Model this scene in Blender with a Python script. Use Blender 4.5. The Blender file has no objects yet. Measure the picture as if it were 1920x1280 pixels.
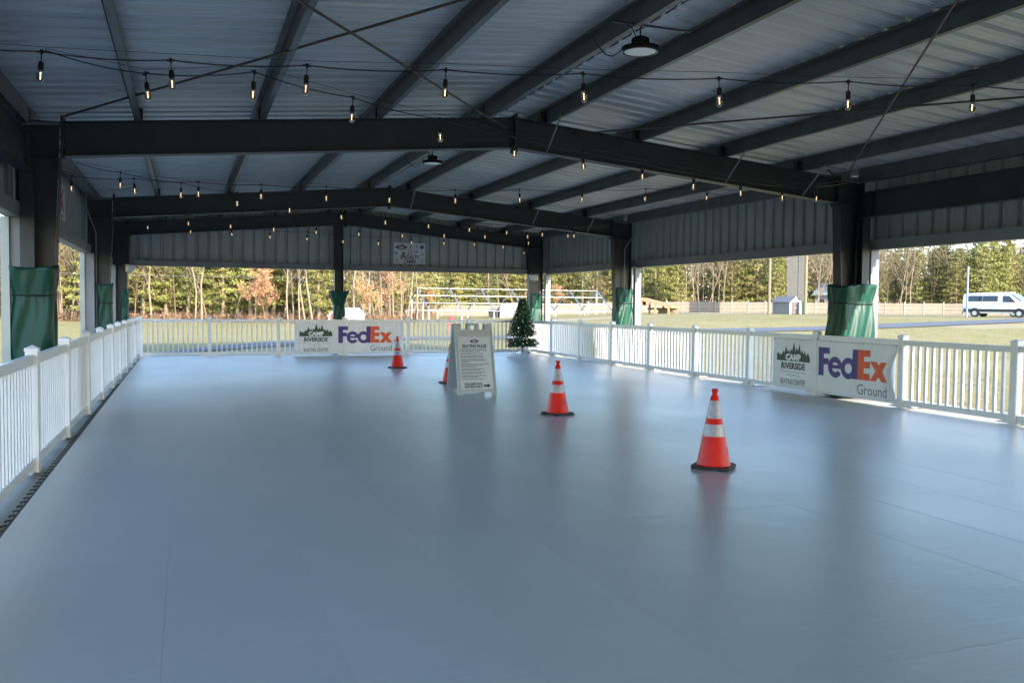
import bpy, bmesh, math, random
from mathutils import Vector, Matrix, Quaternion
from math import sin, cos, pi, radians as R
rnd = random.Random(7)
scene = bpy.context.scene
COL = scene.collection

# ------------------------------------------------------------------ camera
F_PX, YAW, PITCH, ROLL, CAMH = 1637.8, -20.548, -2.426, 0.515, 1.5
_a, _b, _c = R(YAW), R(PITCH), R(ROLL)
FW = Vector((-sin(_a)*cos(_b), cos(_a)*cos(_b), sin(_b)))
_r0 = Vector((cos(_a), sin(_a), 0)); _u0 = _r0.cross(FW)
RT = _r0*cos(_c) + _u0*sin(_c); UP = _u0*cos(_c) - _r0*sin(_c)
CP = Vector((0, 0, CAMH))
cam = bpy.data.cameras.new('camera'); camo = bpy.data.objects.new('camera', cam); COL.objects.link(camo)
cam.sensor_width = 36; cam.lens = F_PX/1920*36; cam.clip_start = 0.05; cam.clip_end = 3000
M = Matrix((RT, UP, -FW)).transposed().to_4x4(); M.translation = CP
camo.matrix_world = M
scene.camera = camo

def ray(x, y): return FW + RT*((x-960)/F_PX) - UP*((y-640)/F_PX)
def onz(x, y, z=0.): d = ray(x, y); return CP + d*((z-CAMH)/d.z)
def onY(x, y, Y): d = ray(x, y); return CP + d*(Y/d.y)
def far(x, D):
    "ground point seen at image column x and at distance D along the viewing axis"
    d = ray(x, 575); p = CP + d*D; return Vector((p.x, p.y, G(p.x, p.y)))

# ------------------------------------------------------------------ light
SUN_EL, SUN_AZ = 21.0, 167.0          # azimuth clockwise from +Y
w = bpy.data.worlds.new('World'); scene.world = w; w.use_nodes = True
nt = w.node_tree; bg = nt.nodes['Background']
sky = nt.nodes.new('ShaderNodeTexSky'); sky.sky_type = 'NISHITA'; sky.sun_disc = False
sky.sun_elevation = R(SUN_EL); sky.sun_rotation = R(SUN_AZ)
sky.air_density = 1.0; sky.dust_density = 0.4; sky.ozone_density = 2.3
nt.links.new(sky.outputs[0], bg.inputs[0]); bg.inputs[1].default_value = 0.15
sl = bpy.data.lights.new('sun', 'SUN'); sl.energy = 2.6; sl.angle = R(0.53); sl.color = (1, .90, .77)
so = bpy.data.objects.new('sun', sl); COL.objects.link(so)
sd = Vector((sin(R(SUN_AZ))*cos(R(SUN_EL)), cos(R(SUN_AZ))*cos(R(SUN_EL)), sin(R(SUN_EL))))
so.rotation_euler = sd.to_track_quat('Z', 'Y').to_euler(); so.location = (20, -30, 20)
vs = scene.view_settings; vs.view_transform = 'Standard'; vs.look = 'None'; vs.gamma = 1
vs.use_curve_mapping = False; vs.exposure = 2.36
scene.render.engine = 'CYCLES'
scene.cycles.max_bounces = 8; scene.cycles.diffuse_bounces = 5; scene.cycles.glossy_bounces = 4
scene.cycles.transmission_bounces = 4; scene.cycles.transparent_max_bounces = 8

# ------------------------------------------------------------------ materials
MATS = {}
def mat(name, c1, c2=None, scale=3., rough=.6, bump=0., bscale=None, metal=0., spec=.5, detail=4., coat=0., vary=0., world=False, stretch=None, rvar=0., contrast=None):
    if name in MATS: return MATS[name]
    m = bpy.data.materials.new(name); m.use_nodes = True; MATS[name] = m
    t = m.node_tree; N = t.nodes; L = t.links; p = N['Principled BSDF']
    p.inputs['Roughness'].default_value = rough; p.inputs['Metallic'].default_value = metal
    p.inputs['Specular IOR Level'].default_value = spec; p.inputs['Coat Weight'].default_value = coat
    p.inputs['Base Color'].default_value = (*c1, 1)
    tc = N.new('ShaderNodeTexCoord'); src = tc.outputs['Object']
    if world:
        g = N.new('ShaderNodeNewGeometry'); src = g.outputs['Position']
    if stretch:
        mp = N.new('ShaderNodeMapping'); mp.inputs['Scale'].default_value = stretch; L.new(src, mp.inputs[0]); src = mp.outputs[0]
    out = None
    if c2 is not None:
        n = N.new('ShaderNodeTexNoise'); n.inputs['Scale'].default_value = scale; n.inputs['Detail'].default_value = detail
        L.new(src, n.inputs['Vector'])
        mx = N.new('ShaderNodeMix'); mx.data_type = 'RGBA'; mx.inputs[6].default_value = (*c1, 1); mx.inputs[7].default_value = (*c2, 1)
        fac = n.outputs['Fac']
        cr = N.new('ShaderNodeMapRange'); lo, hi = contrast or (.35, .65)
        cr.inputs[1].default_value = lo; cr.inputs[2].default_value = hi; L.new(fac, cr.inputs[0]); fac = cr.outputs[0]
        L.new(fac, mx.inputs[0]); out = mx.outputs[2]
        if rvar:
            rr = N.new('ShaderNodeMapRange'); rr.inputs[3].default_value = rough-rvar; rr.inputs[4].default_value = rough+rvar
            L.new(n.outputs['Fac'], rr.inputs[0]); L.new(rr.outputs[0], p.inputs['Roughness'])
    if vary:
        oi = N.new('ShaderNodeObjectInfo'); hs = N.new('ShaderNodeHueSaturation')
        a = N.new('ShaderNodeMapRange'); a.inputs[3].default_value = 1-vary; a.inputs[4].default_value = 1+vary
        L.new(oi.outputs['Random'], a.inputs[0]); L.new(a.outputs[0], hs.inputs['Value'])
        h2 = N.new('ShaderNodeMapRange'); h2.inputs[3].default_value = .5-vary*.08; h2.inputs[4].default_value = .5+vary*.08
        mm = N.new('ShaderNodeMath'); mm.operation = 'FRACT'; m2 = N.new('ShaderNodeMath'); m2.operation = 'MULTIPLY'; m2.inputs[1].default_value = 7.31
        L.new(oi.outputs['Random'], m2.inputs[0]); L.new(m2.outputs[0], mm.inputs[0]); L.new(mm.outputs[0], h2.inputs[0]); L.new(h2.outputs[0], hs.inputs['Hue'])
        if out is None: hs.inputs['Color'].default_value = (*c1, 1)
        else: L.new(out, hs.inputs['Color'])
        out = hs.outputs[0]
    if out is not None: L.new(out, p.inputs['Base Color'])
    if bump:
        n2 = N.new('ShaderNodeTexNoise'); n2.inputs['Scale'].default_value = bscale or scale*4; n2.inputs['Detail'].default_value = 5
        L.new(src, n2.inputs['Vector'])
        b = N.new('ShaderNodeBump'); b.inputs['Strength'].default_value = min(1, bump); b.inputs['Distance'].default_value = .01
        L.new(n2.outputs['Fac'], b.inputs['Height']); L.new(b.outputs[0], p.inputs['Normal'])
    return m

STEEL = mat('grey_primer_steel', (.017, .0205, .025), (.025, .029, .034), 2.2, .5, bump=.12, bscale=40)
PURLIN = mat('galvanised_purlin', (.075, .082, .088), (.10, .108, .118), 3, .42, metal=.25, bump=.05, bscale=60)
ROOF = mat('galvalume_roof_sheet', (.36, .39, .43), (.44, .47, .51), .8, .36, metal=.35, vary=.06, bump=.04, bscale=8)
WALLS = mat('grey_wall_sheet', (.29, .32, .33), (.34, .37, .38), 1.2, .42, metal=.15, vary=.05)
JAMBM = mat('blue_grey_jamb', (.155, .17, .185), (.19, .205, .22), 2, .45)
TRIM = mat('grey_trim', (.16, .17, .175), (.20, .21, .215), 2, .45)
JAMB = mat('pale_jamb_trim', (.34, .37, .34), (.40, .42, .38), 2, .45)
CONC = mat('concrete', (.34, .31, .27), (.43, .40, .35), 1.7, .85, bump=.3, bscale=30, world=True)
VINYL = mat('white_vinyl', (.78, .79, .80), (.70, .71, .72), 2.5, .32, vary=.02, contrast=(.3, .8))
GREEN = mat('green_vinyl', (.0010, .042, .027), (.0014, .054, .034), 4, .42, bump=.06, bscale=30, spec=.3)
BLACK = mat('black_rubber', (.012, .012, .013), (.03, .03, .03), 12, .6)
BLACKP = mat('black_plastic', (.01, .01, .011), None, rough=.4)
ROD = mat('dark_steel_rod', (.05, .045, .042), (.08, .06, .05), 6, .55, metal=.3)
ORANGE = mat('cone_orange', (.72, .018, .006), (.62, .014, .006), 6, .34, spec=.35)
BAND = mat('reflective_band', (.36, .35, .39), (.28, .27, .30), 30, .33, metal=.25)
BANNER = mat('banner_vinyl', (.80, .80, .82), (.74, .74, .77), 3, .4)
NAVY = mat('purple_print', (.05, .02, .19), None, rough=.45)
ORP = mat('orange_print', (.78, .09, .015), None, rough=.45)
INK = mat('black_print', (.012, .014, .02), None, rough=.5)
INKB = mat('navy_print', (.01, .03, .10), None, rough=.5)
LOGOG = mat('forest_green_print', (.012, .045, .018), (.03, .075, .035), 18, .5)
WAVEB = mat('teal_wave_print', (.03, .12, .22), None, rough=.5)
BLUEP = mat('blue_print', (.02, .08, .32), None, rough=.5)
REDP = mat('red_print', (.45, .05, .02), None, rough=.5)
WHITEP = mat('white_print', (.8, .8, .8), None, rough=.5)
SIGNW = mat('white_sign_sheet', (.62, .65, .68), (.56, .59, .62), 5, .4)
PLAST = mat('grey_white_plastic', (.42, .46, .48), (.38, .42, .44), 4, .4, bump=.1)
POSTER = mat('pale_poster', (.54, .60, .66), (.50, .56, .62), 2, .4)
SHAD = mat('sheet_backing', (.2, .2, .2), None)

def floor_mat():
    m = bpy.data.materials.new('skating_floor'); m.use_nodes = True; t = m.node_tree; N = t.nodes; L = t.links; p = N['Principled BSDF']
    g = N.new('ShaderNodeNewGeometry')
    oi = N.new('ShaderNodeObjectInfo')
    n = N.new('ShaderNodeTexNoise'); n.inputs['Scale'].default_value = .7; n.inputs['Detail'].default_value = 6; L.new(g.outputs['Position'], n.inputs['Vector'])
    mx = N.new('ShaderNodeMix'); mx.data_type = 'RGBA'; mx.inputs[6].default_value = (.59, .64, .66, 1); mx.inputs[7].default_value = (.68, .72, .74, 1)
    L.new(n.outputs['Fac'], mx.inputs[0])
    # scuffs: thin light scratches
    sc = None
    for k, (ang, s) in enumerate(((25, 1.0), (-38, 1.3), (70, .8))):
        mp = N.new('ShaderNodeMapping'); mp.inputs['Rotation'].default_value = (0, 0, R(ang)); mp.inputs['Scale'].default_value = (1.1*s, 60*s, 1); L.new(g.outputs['Position'], mp.inputs[0])
        q = N.new('ShaderNodeTexNoise'); q.inputs['Scale'].default_value = 1; q.inputs['Detail'].default_value = 2; q.inputs['Distortion'].default_value = .15; L.new(mp.outputs[0], q.inputs['Vector'])
        r = N.new('ShaderNodeMapRange'); r.inputs[1].default_value = .64; r.inputs[2].default_value = .74; L.new(q.outputs['Fac'], r.inputs[0])
        if sc is None: sc = r.outputs[0]
        else:
            a = N.new('ShaderNodeMath'); a.operation = 'MAXIMUM'; L.new(sc, a.inputs[0]); L.new(r.outputs[0], a.inputs[1]); sc = a.outputs[0]
    sm = N.new('ShaderNodeMath'); sm.operation = 'MULTIPLY'; sm.inputs[1].default_value = .35; L.new(sc, sm.inputs[0])
    mx2 = N.new('ShaderNodeMix'); mx2.data_type = 'RGBA'; mx2.inputs[7].default_value = (.78, .8, .82, 1); L.new(sm.outputs[0], mx2.inputs[0]); sm.inputs[1].default_value = .55; L.new(mx.outputs[2], mx2.inputs[6])
    # dark specks
    v = N.new('ShaderNodeTexVoronoi'); v.inputs['Scale'].default_value = 3.2; L.new(g.outputs['Position'], v.inputs['Vector'])
    vr = N.new('ShaderNodeMapRange'); vr.inputs[1].default_value = .012; vr.inputs[2].default_value = .03; vr.inputs[3].default_value = .0; vr.inputs[4].default_value = 0; L.new(v.outputs['Distance'], vr.inputs[0])
    mx3 = N.new('ShaderNodeMix'); mx3.data_type = 'RGBA'; mx3.inputs[7].default_value = (.03, .03, .035, 1); L.new(vr.outputs[0], mx3.inputs[0]); L.new(mx2.outputs[2], mx3.inputs[6])
    hs = N.new('ShaderNodeHueSaturation'); a = N.new('ShaderNodeMapRange'); a.inputs[3].default_value = .96; a.inputs[4].default_value = 1.04
    L.new(oi.outputs['Random'], a.inputs[0]); L.new(a.outputs[0], hs.inputs['Value']); L.new(mx3.outputs[2], hs.inputs['Color']); L.new(hs.outputs[0], p.inputs['Base Color'])
    rr = N.new('ShaderNodeMapRange'); rr.inputs[3].default_value = .29; rr.inputs[4].default_value = .40
    n3 = N.new('ShaderNodeTexNoise'); n3.inputs['Scale'].default_value = .5; n3.inputs['Detail'].default_value = 2; L.new(g.outputs['Position'], n3.inputs['Vector'])
    L.new(n3.outputs['Fac'], rr.inputs[0]); L.new(rr.outputs[0], p.inputs['Roughness'])
    mp = N.new('ShaderNodeMapping'); mp.inputs['Scale'].default_value = (3, 26, 1); mp.inputs['Rotation'].default_value = (0, 0, R(-4)); L.new(g.outputs['Position'], mp.inputs[0])
    q = N.new('ShaderNodeTexNoise'); q.inputs['Scale'].default_value = 1; q.inputs['Detail'].default_value = 6; L.new(mp.outputs[0], q.inputs['Vector'])
    q2 = N.new('ShaderNodeTexNoise'); q2.inputs['Scale'].default_value = 1.1; q2.inputs['Detail'].default_value = 2; L.new(g.outputs['Position'], q2.inputs['Vector'])
    b = N.new('ShaderNodeBump'); b.inputs['Strength'].default_value = .55; b.inputs['Distance'].default_value = .004; L.new(q.outputs['Fac'], b.inputs['Height'])
    b2 = N.new('ShaderNodeBump'); b2.inputs['Strength'].default_value = .7; b2.inputs['Distance'].default_value = .016; L.new(q2.outputs['Fac'], b2.inputs['Height']); L.new(b.outputs[0], b2.inputs['Normal'])
    L.new(b2.outputs[0], p.inputs['Normal']); p.inputs['Specular IOR Level'].default_value = .85
    return m
FLOORM = floor_mat()

def grass_mat():
    m = bpy.data.materials.new('autumn_grass'); m.use_nodes = True; t = m.node_tree; N = t.nodes; L = t.links; p = N['Principled BSDF']
    g = N.new('ShaderNodeNewGeometry'); p.inputs['Roughness'].default_value = .95; p.inputs['Specular IOR Level'].default_value = .1
    def noise(s, lo, hi, d=5):
        n = N.new('ShaderNodeTexNoise'); n.inputs['Scale'].default_value = s; n.inputs['Detail'].default_value = d; L.new(g.outputs['Position'], n.inputs['Vector'])
        r = N.new('ShaderNodeMapRange'); r.inputs[1].default_value = lo; r.inputs[2].default_value = hi; L.new(n.outputs['Fac'], r.inputs[0]); return r.outputs[0]
    def mix(f, a, b):
        x = N.new('ShaderNodeMix'); x.data_type = 'RGBA'; L.new(f, x.inputs[0])
        for i, c in ((6, a), (7, b)):
            if isinstance(c, tuple): x.inputs[i].default_value = (*c, 1)
            else: L.new(c, x.inputs[i])
        return x.outputs[2]
    c = mix(noise(.09, .42, .6), (.38, .30, .125), (.29, .255, .09))
    c = mix(noise(.9, .45, .75), c, (.42, .34, .20))
    c = mix(noise(9, .35, .7, 3), c, (.20, .18, .08))
    c = mix(noise(2.2, .55, .7, 6), c, (.17, .14, .07))
    c = mix(noise(.045, .56, .66), c, (.40, .32, .22))
    c = mix(noise(26, .66, .72, 2), c, (.18, .10, .06))
    L.new(c, p.inputs['Base Color'])
    n = N.new('ShaderNodeTexNoise'); n.inputs['Scale'].default_value = 14; L.new(g.outputs['Position'], n.inputs['Vector'])
    b = N.new('ShaderNodeBump'); b.inputs['Strength'].default_value = .8; b.inputs['Distance'].default_value = .05; L.new(n.outputs['Fac'], b.inputs['Height']); L.new(b.outputs[0], p.inputs['Normal'])
    return m
GRASS = grass_mat()
ASPH = mat('asphalt_path', (.085, .09, .105), (.11, .115, .13), 6, .9, bump=.3, world=True)
GRAVEL = mat('gravel', (.30, .27, .23), (.38, .34, .29), 2.0, .95, bump=.4, bscale=20, world=True)
BARK = mat('tree_bark', (.16, .115, .075), (.24, .18, .12), 5, .9, bump=.6, vary=.15)
BARKP = mat('grey_birch_bark', (.19, .145, .10), (.27, .215, .155), 4, .85, bump=.4, vary=.12)
PINE = mat('pine_needles', (.185, .185, .048), (.26, .245, .075), .8, .6, vary=.22, spec=.3)
PINED = mat('spruce_needles', (.095, .11, .036), (.145, .155, .055), .9, .6, vary=.2, spec=.3)
LITTER = mat('brown_leaf_litter', (.17, .085, .04), (.24, .13, .07), 1.5, .8)
OAK = mat('rust_oak_leaves', (.34, .17, .085), (.44, .24, .13), 1.5, .7, vary=.18)
FARW = mat('bare_twig_mass', (.20, .14, .09), (.30, .22, .15), .25, .9)
BRUSH = mat('brown_brush', (.15, .10, .06), (.23, .165, .10), 1.2, .9, vary=.15)

# ------------------------------------------------------------------ mesh building
class MB:
    def __init__(s): s.v = []; s.f = []; s.m = []; s.cur = 0
    def face(s, pts):
        i = len(s.v); s.v += [tuple(p) for p in pts]; s.f.append(tuple(range(i, i+len(pts)))); s.m.append(s.cur)
    def box(s, a, b, M=None):
        x0, y0, z0 = a; x1, y1, z1 = b
        if x0 > x1: x0, x1 = x1, x0
        if y0 > y1: y0, y1 = y1, y0
        if z0 > z1: z0, z1 = z1, z0
        P = [(x0,y0,z0),(x1,y0,z0),(x1,y1,z0),(x0,y1,z0),(x0,y0,z1),(x1,y0,z1),(x1,y1,z1),(x0,y1,z1)]
        if M is not None: P = [tuple(M @ Vector(p)) for p in P]
        i = len(s.v); s.v += P
        for f in ((0,3,2,1),(4,5,6,7),(0,1,5,4),(1,2,6,5),(2,3,7,6),(3,0,4,7)):
            s.f.append(tuple(i+k for k in f)); s.m.append(s.cur)
        return s
    def hexa(s, P):
        i = len(s.v); s.v += [tuple(p) for p in P]
        for f in ((0,3,2,1),(4,5,6,7),(0,1,5,4),(1,2,6,5),(2,3,7,6),(3,0,4,7)):
            s.f.append(tuple(i+k for k in f)); s.m.append(s.cur)
        return s
    def tube(s, pts, r, n=6, cap=True, r1=None):
        pts = [Vector(p) for p in pts]; rings = []
        for k, p in enumerate(pts):
            d = (pts[min(k+1, len(pts)-1)] - pts[max(k-1, 0)]).normalized()
            a = Vector((0, 0, 1)) if abs(d.z) < .9 else Vector((1, 0, 0))
            u = d.cross(a).normalized(); v = d.cross(u)
            rr = r if r1 is None else r+(r1-r)*k/(len(pts)-1)
            i = len(s.v); rings.append(i)
            for j in range(n):
                t = 2*pi*j/n; s.v.append(tuple(p + u*cos(t)*rr + v*sin(t)*rr))
        for a, b in zip(rings, rings[1:]):
            for j in range(n):
                s.f.append((a+j, b+j, b+(j+1) % n, a+(j+1) % n)); s.m.append(s.cur)
        if cap:
            s.f.append(tuple(rings[0]+j for j in range(n))); s.m.append(s.cur)
            s.f.append(tuple(rings[-1]+j for j in reversed(range(n)))); s.m.append(s.cur)
        return s
    def lathe(s, prof, n=24, c=(0, 0, 0), close=False):
        rings = []
        for r, z in prof:
            i = len(s.v); rings.append(i)
            for j in range(n):
                t = 2*pi*j/n; s.v.append((c[0]+r*cos(t), c[1]+r*sin(t), c[2]+z))
        for a, b in zip(rings, rings[1:]):
            for j in range(n):
                s.f.append((a+j, a+(j+1) % n, b+(j+1) % n, b+j)); s.m.append(s.cur)
        if close:
            s.f.append(tuple(rings[0]+j for j in reversed(range(n)))); s.m.append(s.cur)
            s.f.append(tuple(rings[-1]+j for j in range(n))); s.m.append(s.cur)
        return s
    def prism(s, poly, d0, d1, axis='y'):
        "poly in (a,b), extruded along the axis"
        def P(a, b, d): return {'y': (a, d, b), 'x': (d, a, b), 'z': (a, b, d)}[axis]
        n = len(poly); i = len(s.v)
        s.v += [P(a, b, d0) for a, b in poly] + [P(a, b, d1) for a, b in poly]
        s.f.append(tuple(i+k for k in range(n))); s.m.append(s.cur)
        s.f.append(tuple(i+n+k for k in reversed(range(n)))); s.m.append(s.cur)
        for k in range(n):
            s.f.append((i+k, i+n+k, i+n+(k+1) % n, i+(k+1) % n)); s.m.append(s.cur)
        return s
    def mesh(s, name, mats, smooth=False):
        me = bpy.data.meshes.new(name); me.from_pydata(s.v, [], s.f)
        for m in (mats if isinstance(mats, (list, tuple)) else [mats]): me.materials.append(m)
        if len(me.materials) > 1: me.polygons.foreach_set('material_index', s.m)
        if smooth: me.polygons.foreach_set('use_smooth', [True]*len(me.polygons))
        me.update(); return me
    def build(s, name, mats, parent=None, loc=None, smooth=False, fix=True):
        me = s.mesh(name, mats, smooth)
        if fix and len(s.f) < 3000:
            bm = bmesh.new(); bm.from_mesh(me); bmesh.ops.recalc_face_normals(bm, faces=bm.faces); bm.to_mesh(me); bm.free()
        return link(name, me, parent, loc)

def link(name, me, parent=None, loc=None):
    o = bpy.data.objects.new(name, me); COL.objects.link(o)
    if parent is not None: o.parent = parent
    if loc is not None: o.location = loc
    return o
def tag(o, label=None, cat=None, group=None, kind=None):
    if label: o['label'] = label
    if cat: o['category'] = cat
    if group: o['group'] = group
    if kind: o['kind'] = kind
    return o
def empty(name, loc, rz=0, label=None, cat=None, group=None):
    o = bpy.data.objects.new(name, None); COL.objects.link(o); o.empty_display_size = .2
    o.location = loc; o.rotation_euler = (0, 0, rz); return tag(o, label, cat, group)
def copy_tree(o, parent=None):
    c = o.copy(); COL.objects.link(c); c.parent = parent
    for ch in [k for k in o.children]: copy_tree(ch, c)
    return c
def smooth_by_angle(o, ang=35):
    me = o.data; me.polygons.foreach_set('use_smooth', [True]*len(me.polygons)); me.set_sharp_from_angle(angle=R(ang))
def bev(o, w=.004, seg=2):
    b = o.modifiers.new('bevel', 'BEVEL'); b.width = w; b.segments = seg; b.limit_method = 'ANGLE'; b.angle_limit = R(40); return o

def sst(e0, e1, x):
    t = max(0, min(1, (x-e0)/(e1-e0))); return t*t*(3-2*t)
def G(x, y):
    "ground height outside"
    d = math.hypot(x, y); az = math.degrees(math.atan2(x, y)) if d > 1 else 0
    t = sst(18, 72, d)
    right = sst(14, 34, az) if az < 120 else sst(180, 130, az)
    far_ = -.28*(1-right) + .86*right
    z = -.10 + t*far_ - .22*sst(80, 130, d)*right
    return z + .03*sin(x*.21+1)*sin(y*.17)*sst(14, 30, d)

# ------------------------------------------------------------------ ground and setting
def build_ground():
    mb = MB(); cx, cy = 6, 15
    rad = [0, 6, 12, 16, 20, 25, 30, 36, 42, 50, 58, 66, 74, 84, 95, 108, 122, 138, 160, 200, 300, 600, 1500]
    n = 120; idx = []
    for r in rad:
        row = []
        for j in range(n if r else 1):
            a = 2*pi*j/n; x = cx+r*cos(a); y = cy+r*sin(a)
            row.append(len(mb.v)); mb.v.append((x, y, G(x, y) if r > 14 else -.12))
        idx.append(row)
    for k in range(len(rad)-1):
        A, B = idx[k], idx[k+1]
        for j in range(n):
            if len(A) == 1: mb.f.append((A[0], B[j], B[(j+1) % n]))
            else: mb.f.append((A[j], B[j], B[(j+1) % n], A[(j+1) % n]))
            mb.m.append(0)
    o = mb.build('ground', GRASS, smooth=True); tag(o, kind='structure')
build_ground()

def strip(name, pts, widths, material, lift):
    "sheet following the terrain along a line of ground points"
    mb = MB(); P = [Vector((p[0], p[1])) for p in pts]; Q = []; W = []
    for k in range(len(P)-1):
        n = max(2, int((P[k+1]-P[k]).length/2))
        for i in range(n):
            Q.append(P[k].lerp(P[k+1], i/n)); W.append(widths[k]+(widths[k+1]-widths[k])*i/n)
    Q.append(P[-1]); W.append(widths[-1]); rows = []
    for k, q in enumerate(Q):
        d = (Q[min(k+1, len(Q)-1)]-Q[max(k-1, 0)]).normalized(); nn = Vector((-d.y, d.x)); row = []
        for j in range(-3, 4):
            p = q+nn*W[k]*j/6; row.append(len(mb.v)); mb.v.append((p.x, p.y, G(p.x, p.y)+lift))
        rows.append(row)
    for a, b in zip(rows, rows[1:]):
        for j in range(6): mb.f.append((a[j], b[j], b[j+1], a[j+1])); mb.m.append(0)
    return tag(mb.build(name, material, smooth=True, fix=False), kind='structure')
def gpt(x, y):
    "image point -> terrain"
    d = ray(x, y); t = 2.
    while t < 400:
        p = CP+d*t
        if p.z <= G(p.x, p.y): return p
        t += .25
    return CP+d*150
pp = [gpt(x, y) for x, y in ((250, 668), (420, 654), (552, 642.5), (770, 634), (950, 633), (1115, 630), (1436, 619), (1556, 616), (1640, 613), (1780, 607), (1920, 601.5), (2050, 597))]
strip('path', pp, [.3, 1.6, 3.0, 4.4, 4.2, 3.6, 3, 2.6, 3, 3.4, 3.8, 4], ASPH, .035)
gp = [far(x, D) for x, D in ((1290, 126), (1400, 118), (1500, 112), (1640, 105), (1780, 97), (1920, 92), (2100, 88))]
strip('gravel_road', gp, [5, 12, 17, 20, 22, 24, 24], GRAVEL, .03)

XL, XR, XM = -1.89, 10.92, 4.45
YF = [-12.6, -4.45, 3.7, 11.86, 20.03, 25.94]
YS, YE = -12.75, 26.1
slab = MB(); slab.box((-2.3, YS-.4, -.4), (11.35, YE+.45, -.022)); slab.box((-3.4, YS-.4, -.4), (-2.304, YE+.2, -.07))
tag(slab.build('concrete_slab', CONC), kind='structure')

# skating floor: interlocking panels
FX0, FX1, FY0, FY1 = -1.10, 9.98, -7.43, 25.42
floor = empty('floor', (0, 0, 0)); floor['kind'] = 'structure'
PW, PL = .735, 2.57
seamsX = []; x = 2.84
while x > FX0+.2: x -= PW
x += PW*0
seamsX = [FX0]+[s for s in [2.84+PW*k for k in range(-8, 12)] if FX0+.15 < s < FX1-.15]+[FX1]
seamsY = [s for s in [2.85+PL*k for k in range(-6, 12)] if FY0+.3 < s < FY1-.3]; seamsY = [FY0]+seamsY+[FY1]
def tooth(a, b, fixed, sgn, axis):
    "stepped jigsaw edge from a to b"
    pts = []; n = max(1, int(round(abs(b-a)/.245)))
    for k in range(n):
        t0 = a+(b-a)*k/n; t1 = a+(b-a)*(k+1)/n; tm = (t0+t1)/2; o = .011*sgn
        pts += [(t0, fixed), (tm-(t1-t0)*.06, fixed), (tm+(t1-t0)*.02, fixed+o), (t1-(t1-t0)*.06, fixed+o)]
    return pts
for j in range(len(seamsY)-1):
    for i in range(len(seamsX)-1):
        x0, x1, y0, y1 = seamsX[i]+.0004, seamsX[i+1]-.0004, seamsY[j]+.0006, seamsY[j+1]-.0006
        poly = [(p, q) for p, q in tooth(x0, x1, y0, 1, 'x')] + [(x1, y1)]
        top = [(p, q) for p, q in tooth(x0, x1, y1, 1, 'x')]
        poly = poly[:-1]+[(x1, y0+.0)]+[(x1, y1)]+list(reversed(top))
        mb = MB(); cx, cy = (x0+x1)/2, (y0+y1)/2
        tx = rnd.gauss(0, .0009); ty = 0; dz = 0
        n = len(poly)
        for p, q in poly: mb.v.append((p-cx, q-cy, (p-cx)*tx+(q-cy)*ty+dz))
        for p, q in poly: mb.v.append((p-cx, q-cy, -.0215))
        mb.f.append(tuple(range(n))); mb.m.append(0)
        for k in range(n): mb.f.append((k, n+k, n+(k+1) % n, (k+1) % n)); mb.m.append(0)
        me = mb.mesh('floor_panel', FLOORM)
        bm = bmesh.new(); bm.from_mesh(me); bmesh.ops.recalc_face_normals(bm, faces=bm.faces); bm.to_mesh(me); bm.free()
        # the top n-gon must face up
        if me.polygons[0].normal.z < 0: me.flip_normals()
        link('floor_panel', me, floor, (cx, cy, 0))
# rubber loops along the left edge
mb = MB()
arc = [(0, -.018), (.0, .012), (-.030, .014), (-.052, .002), (-.062, -.018), (-.056, -.032), (-.044, -.032), (-.047, -.018), (-.040, -.006), (-.026, -.002), (-.014, -.006), (-.012, -.018)]
mb.prism(arc, -.012, -.003, 'z'); loopme = mb.mesh('edge_loop', BLACK)
y = 3.0
while y < 17.5: link('edge_loop', loopme, floor, (FX0-.001, y, .0)); y += .150
mb = MB(); mb.box((FX0-.022, FY0, -.0205), (FX0-.0015, FY1, -.0035)); mb.build('edge_strip', BLACK, floor)

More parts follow.
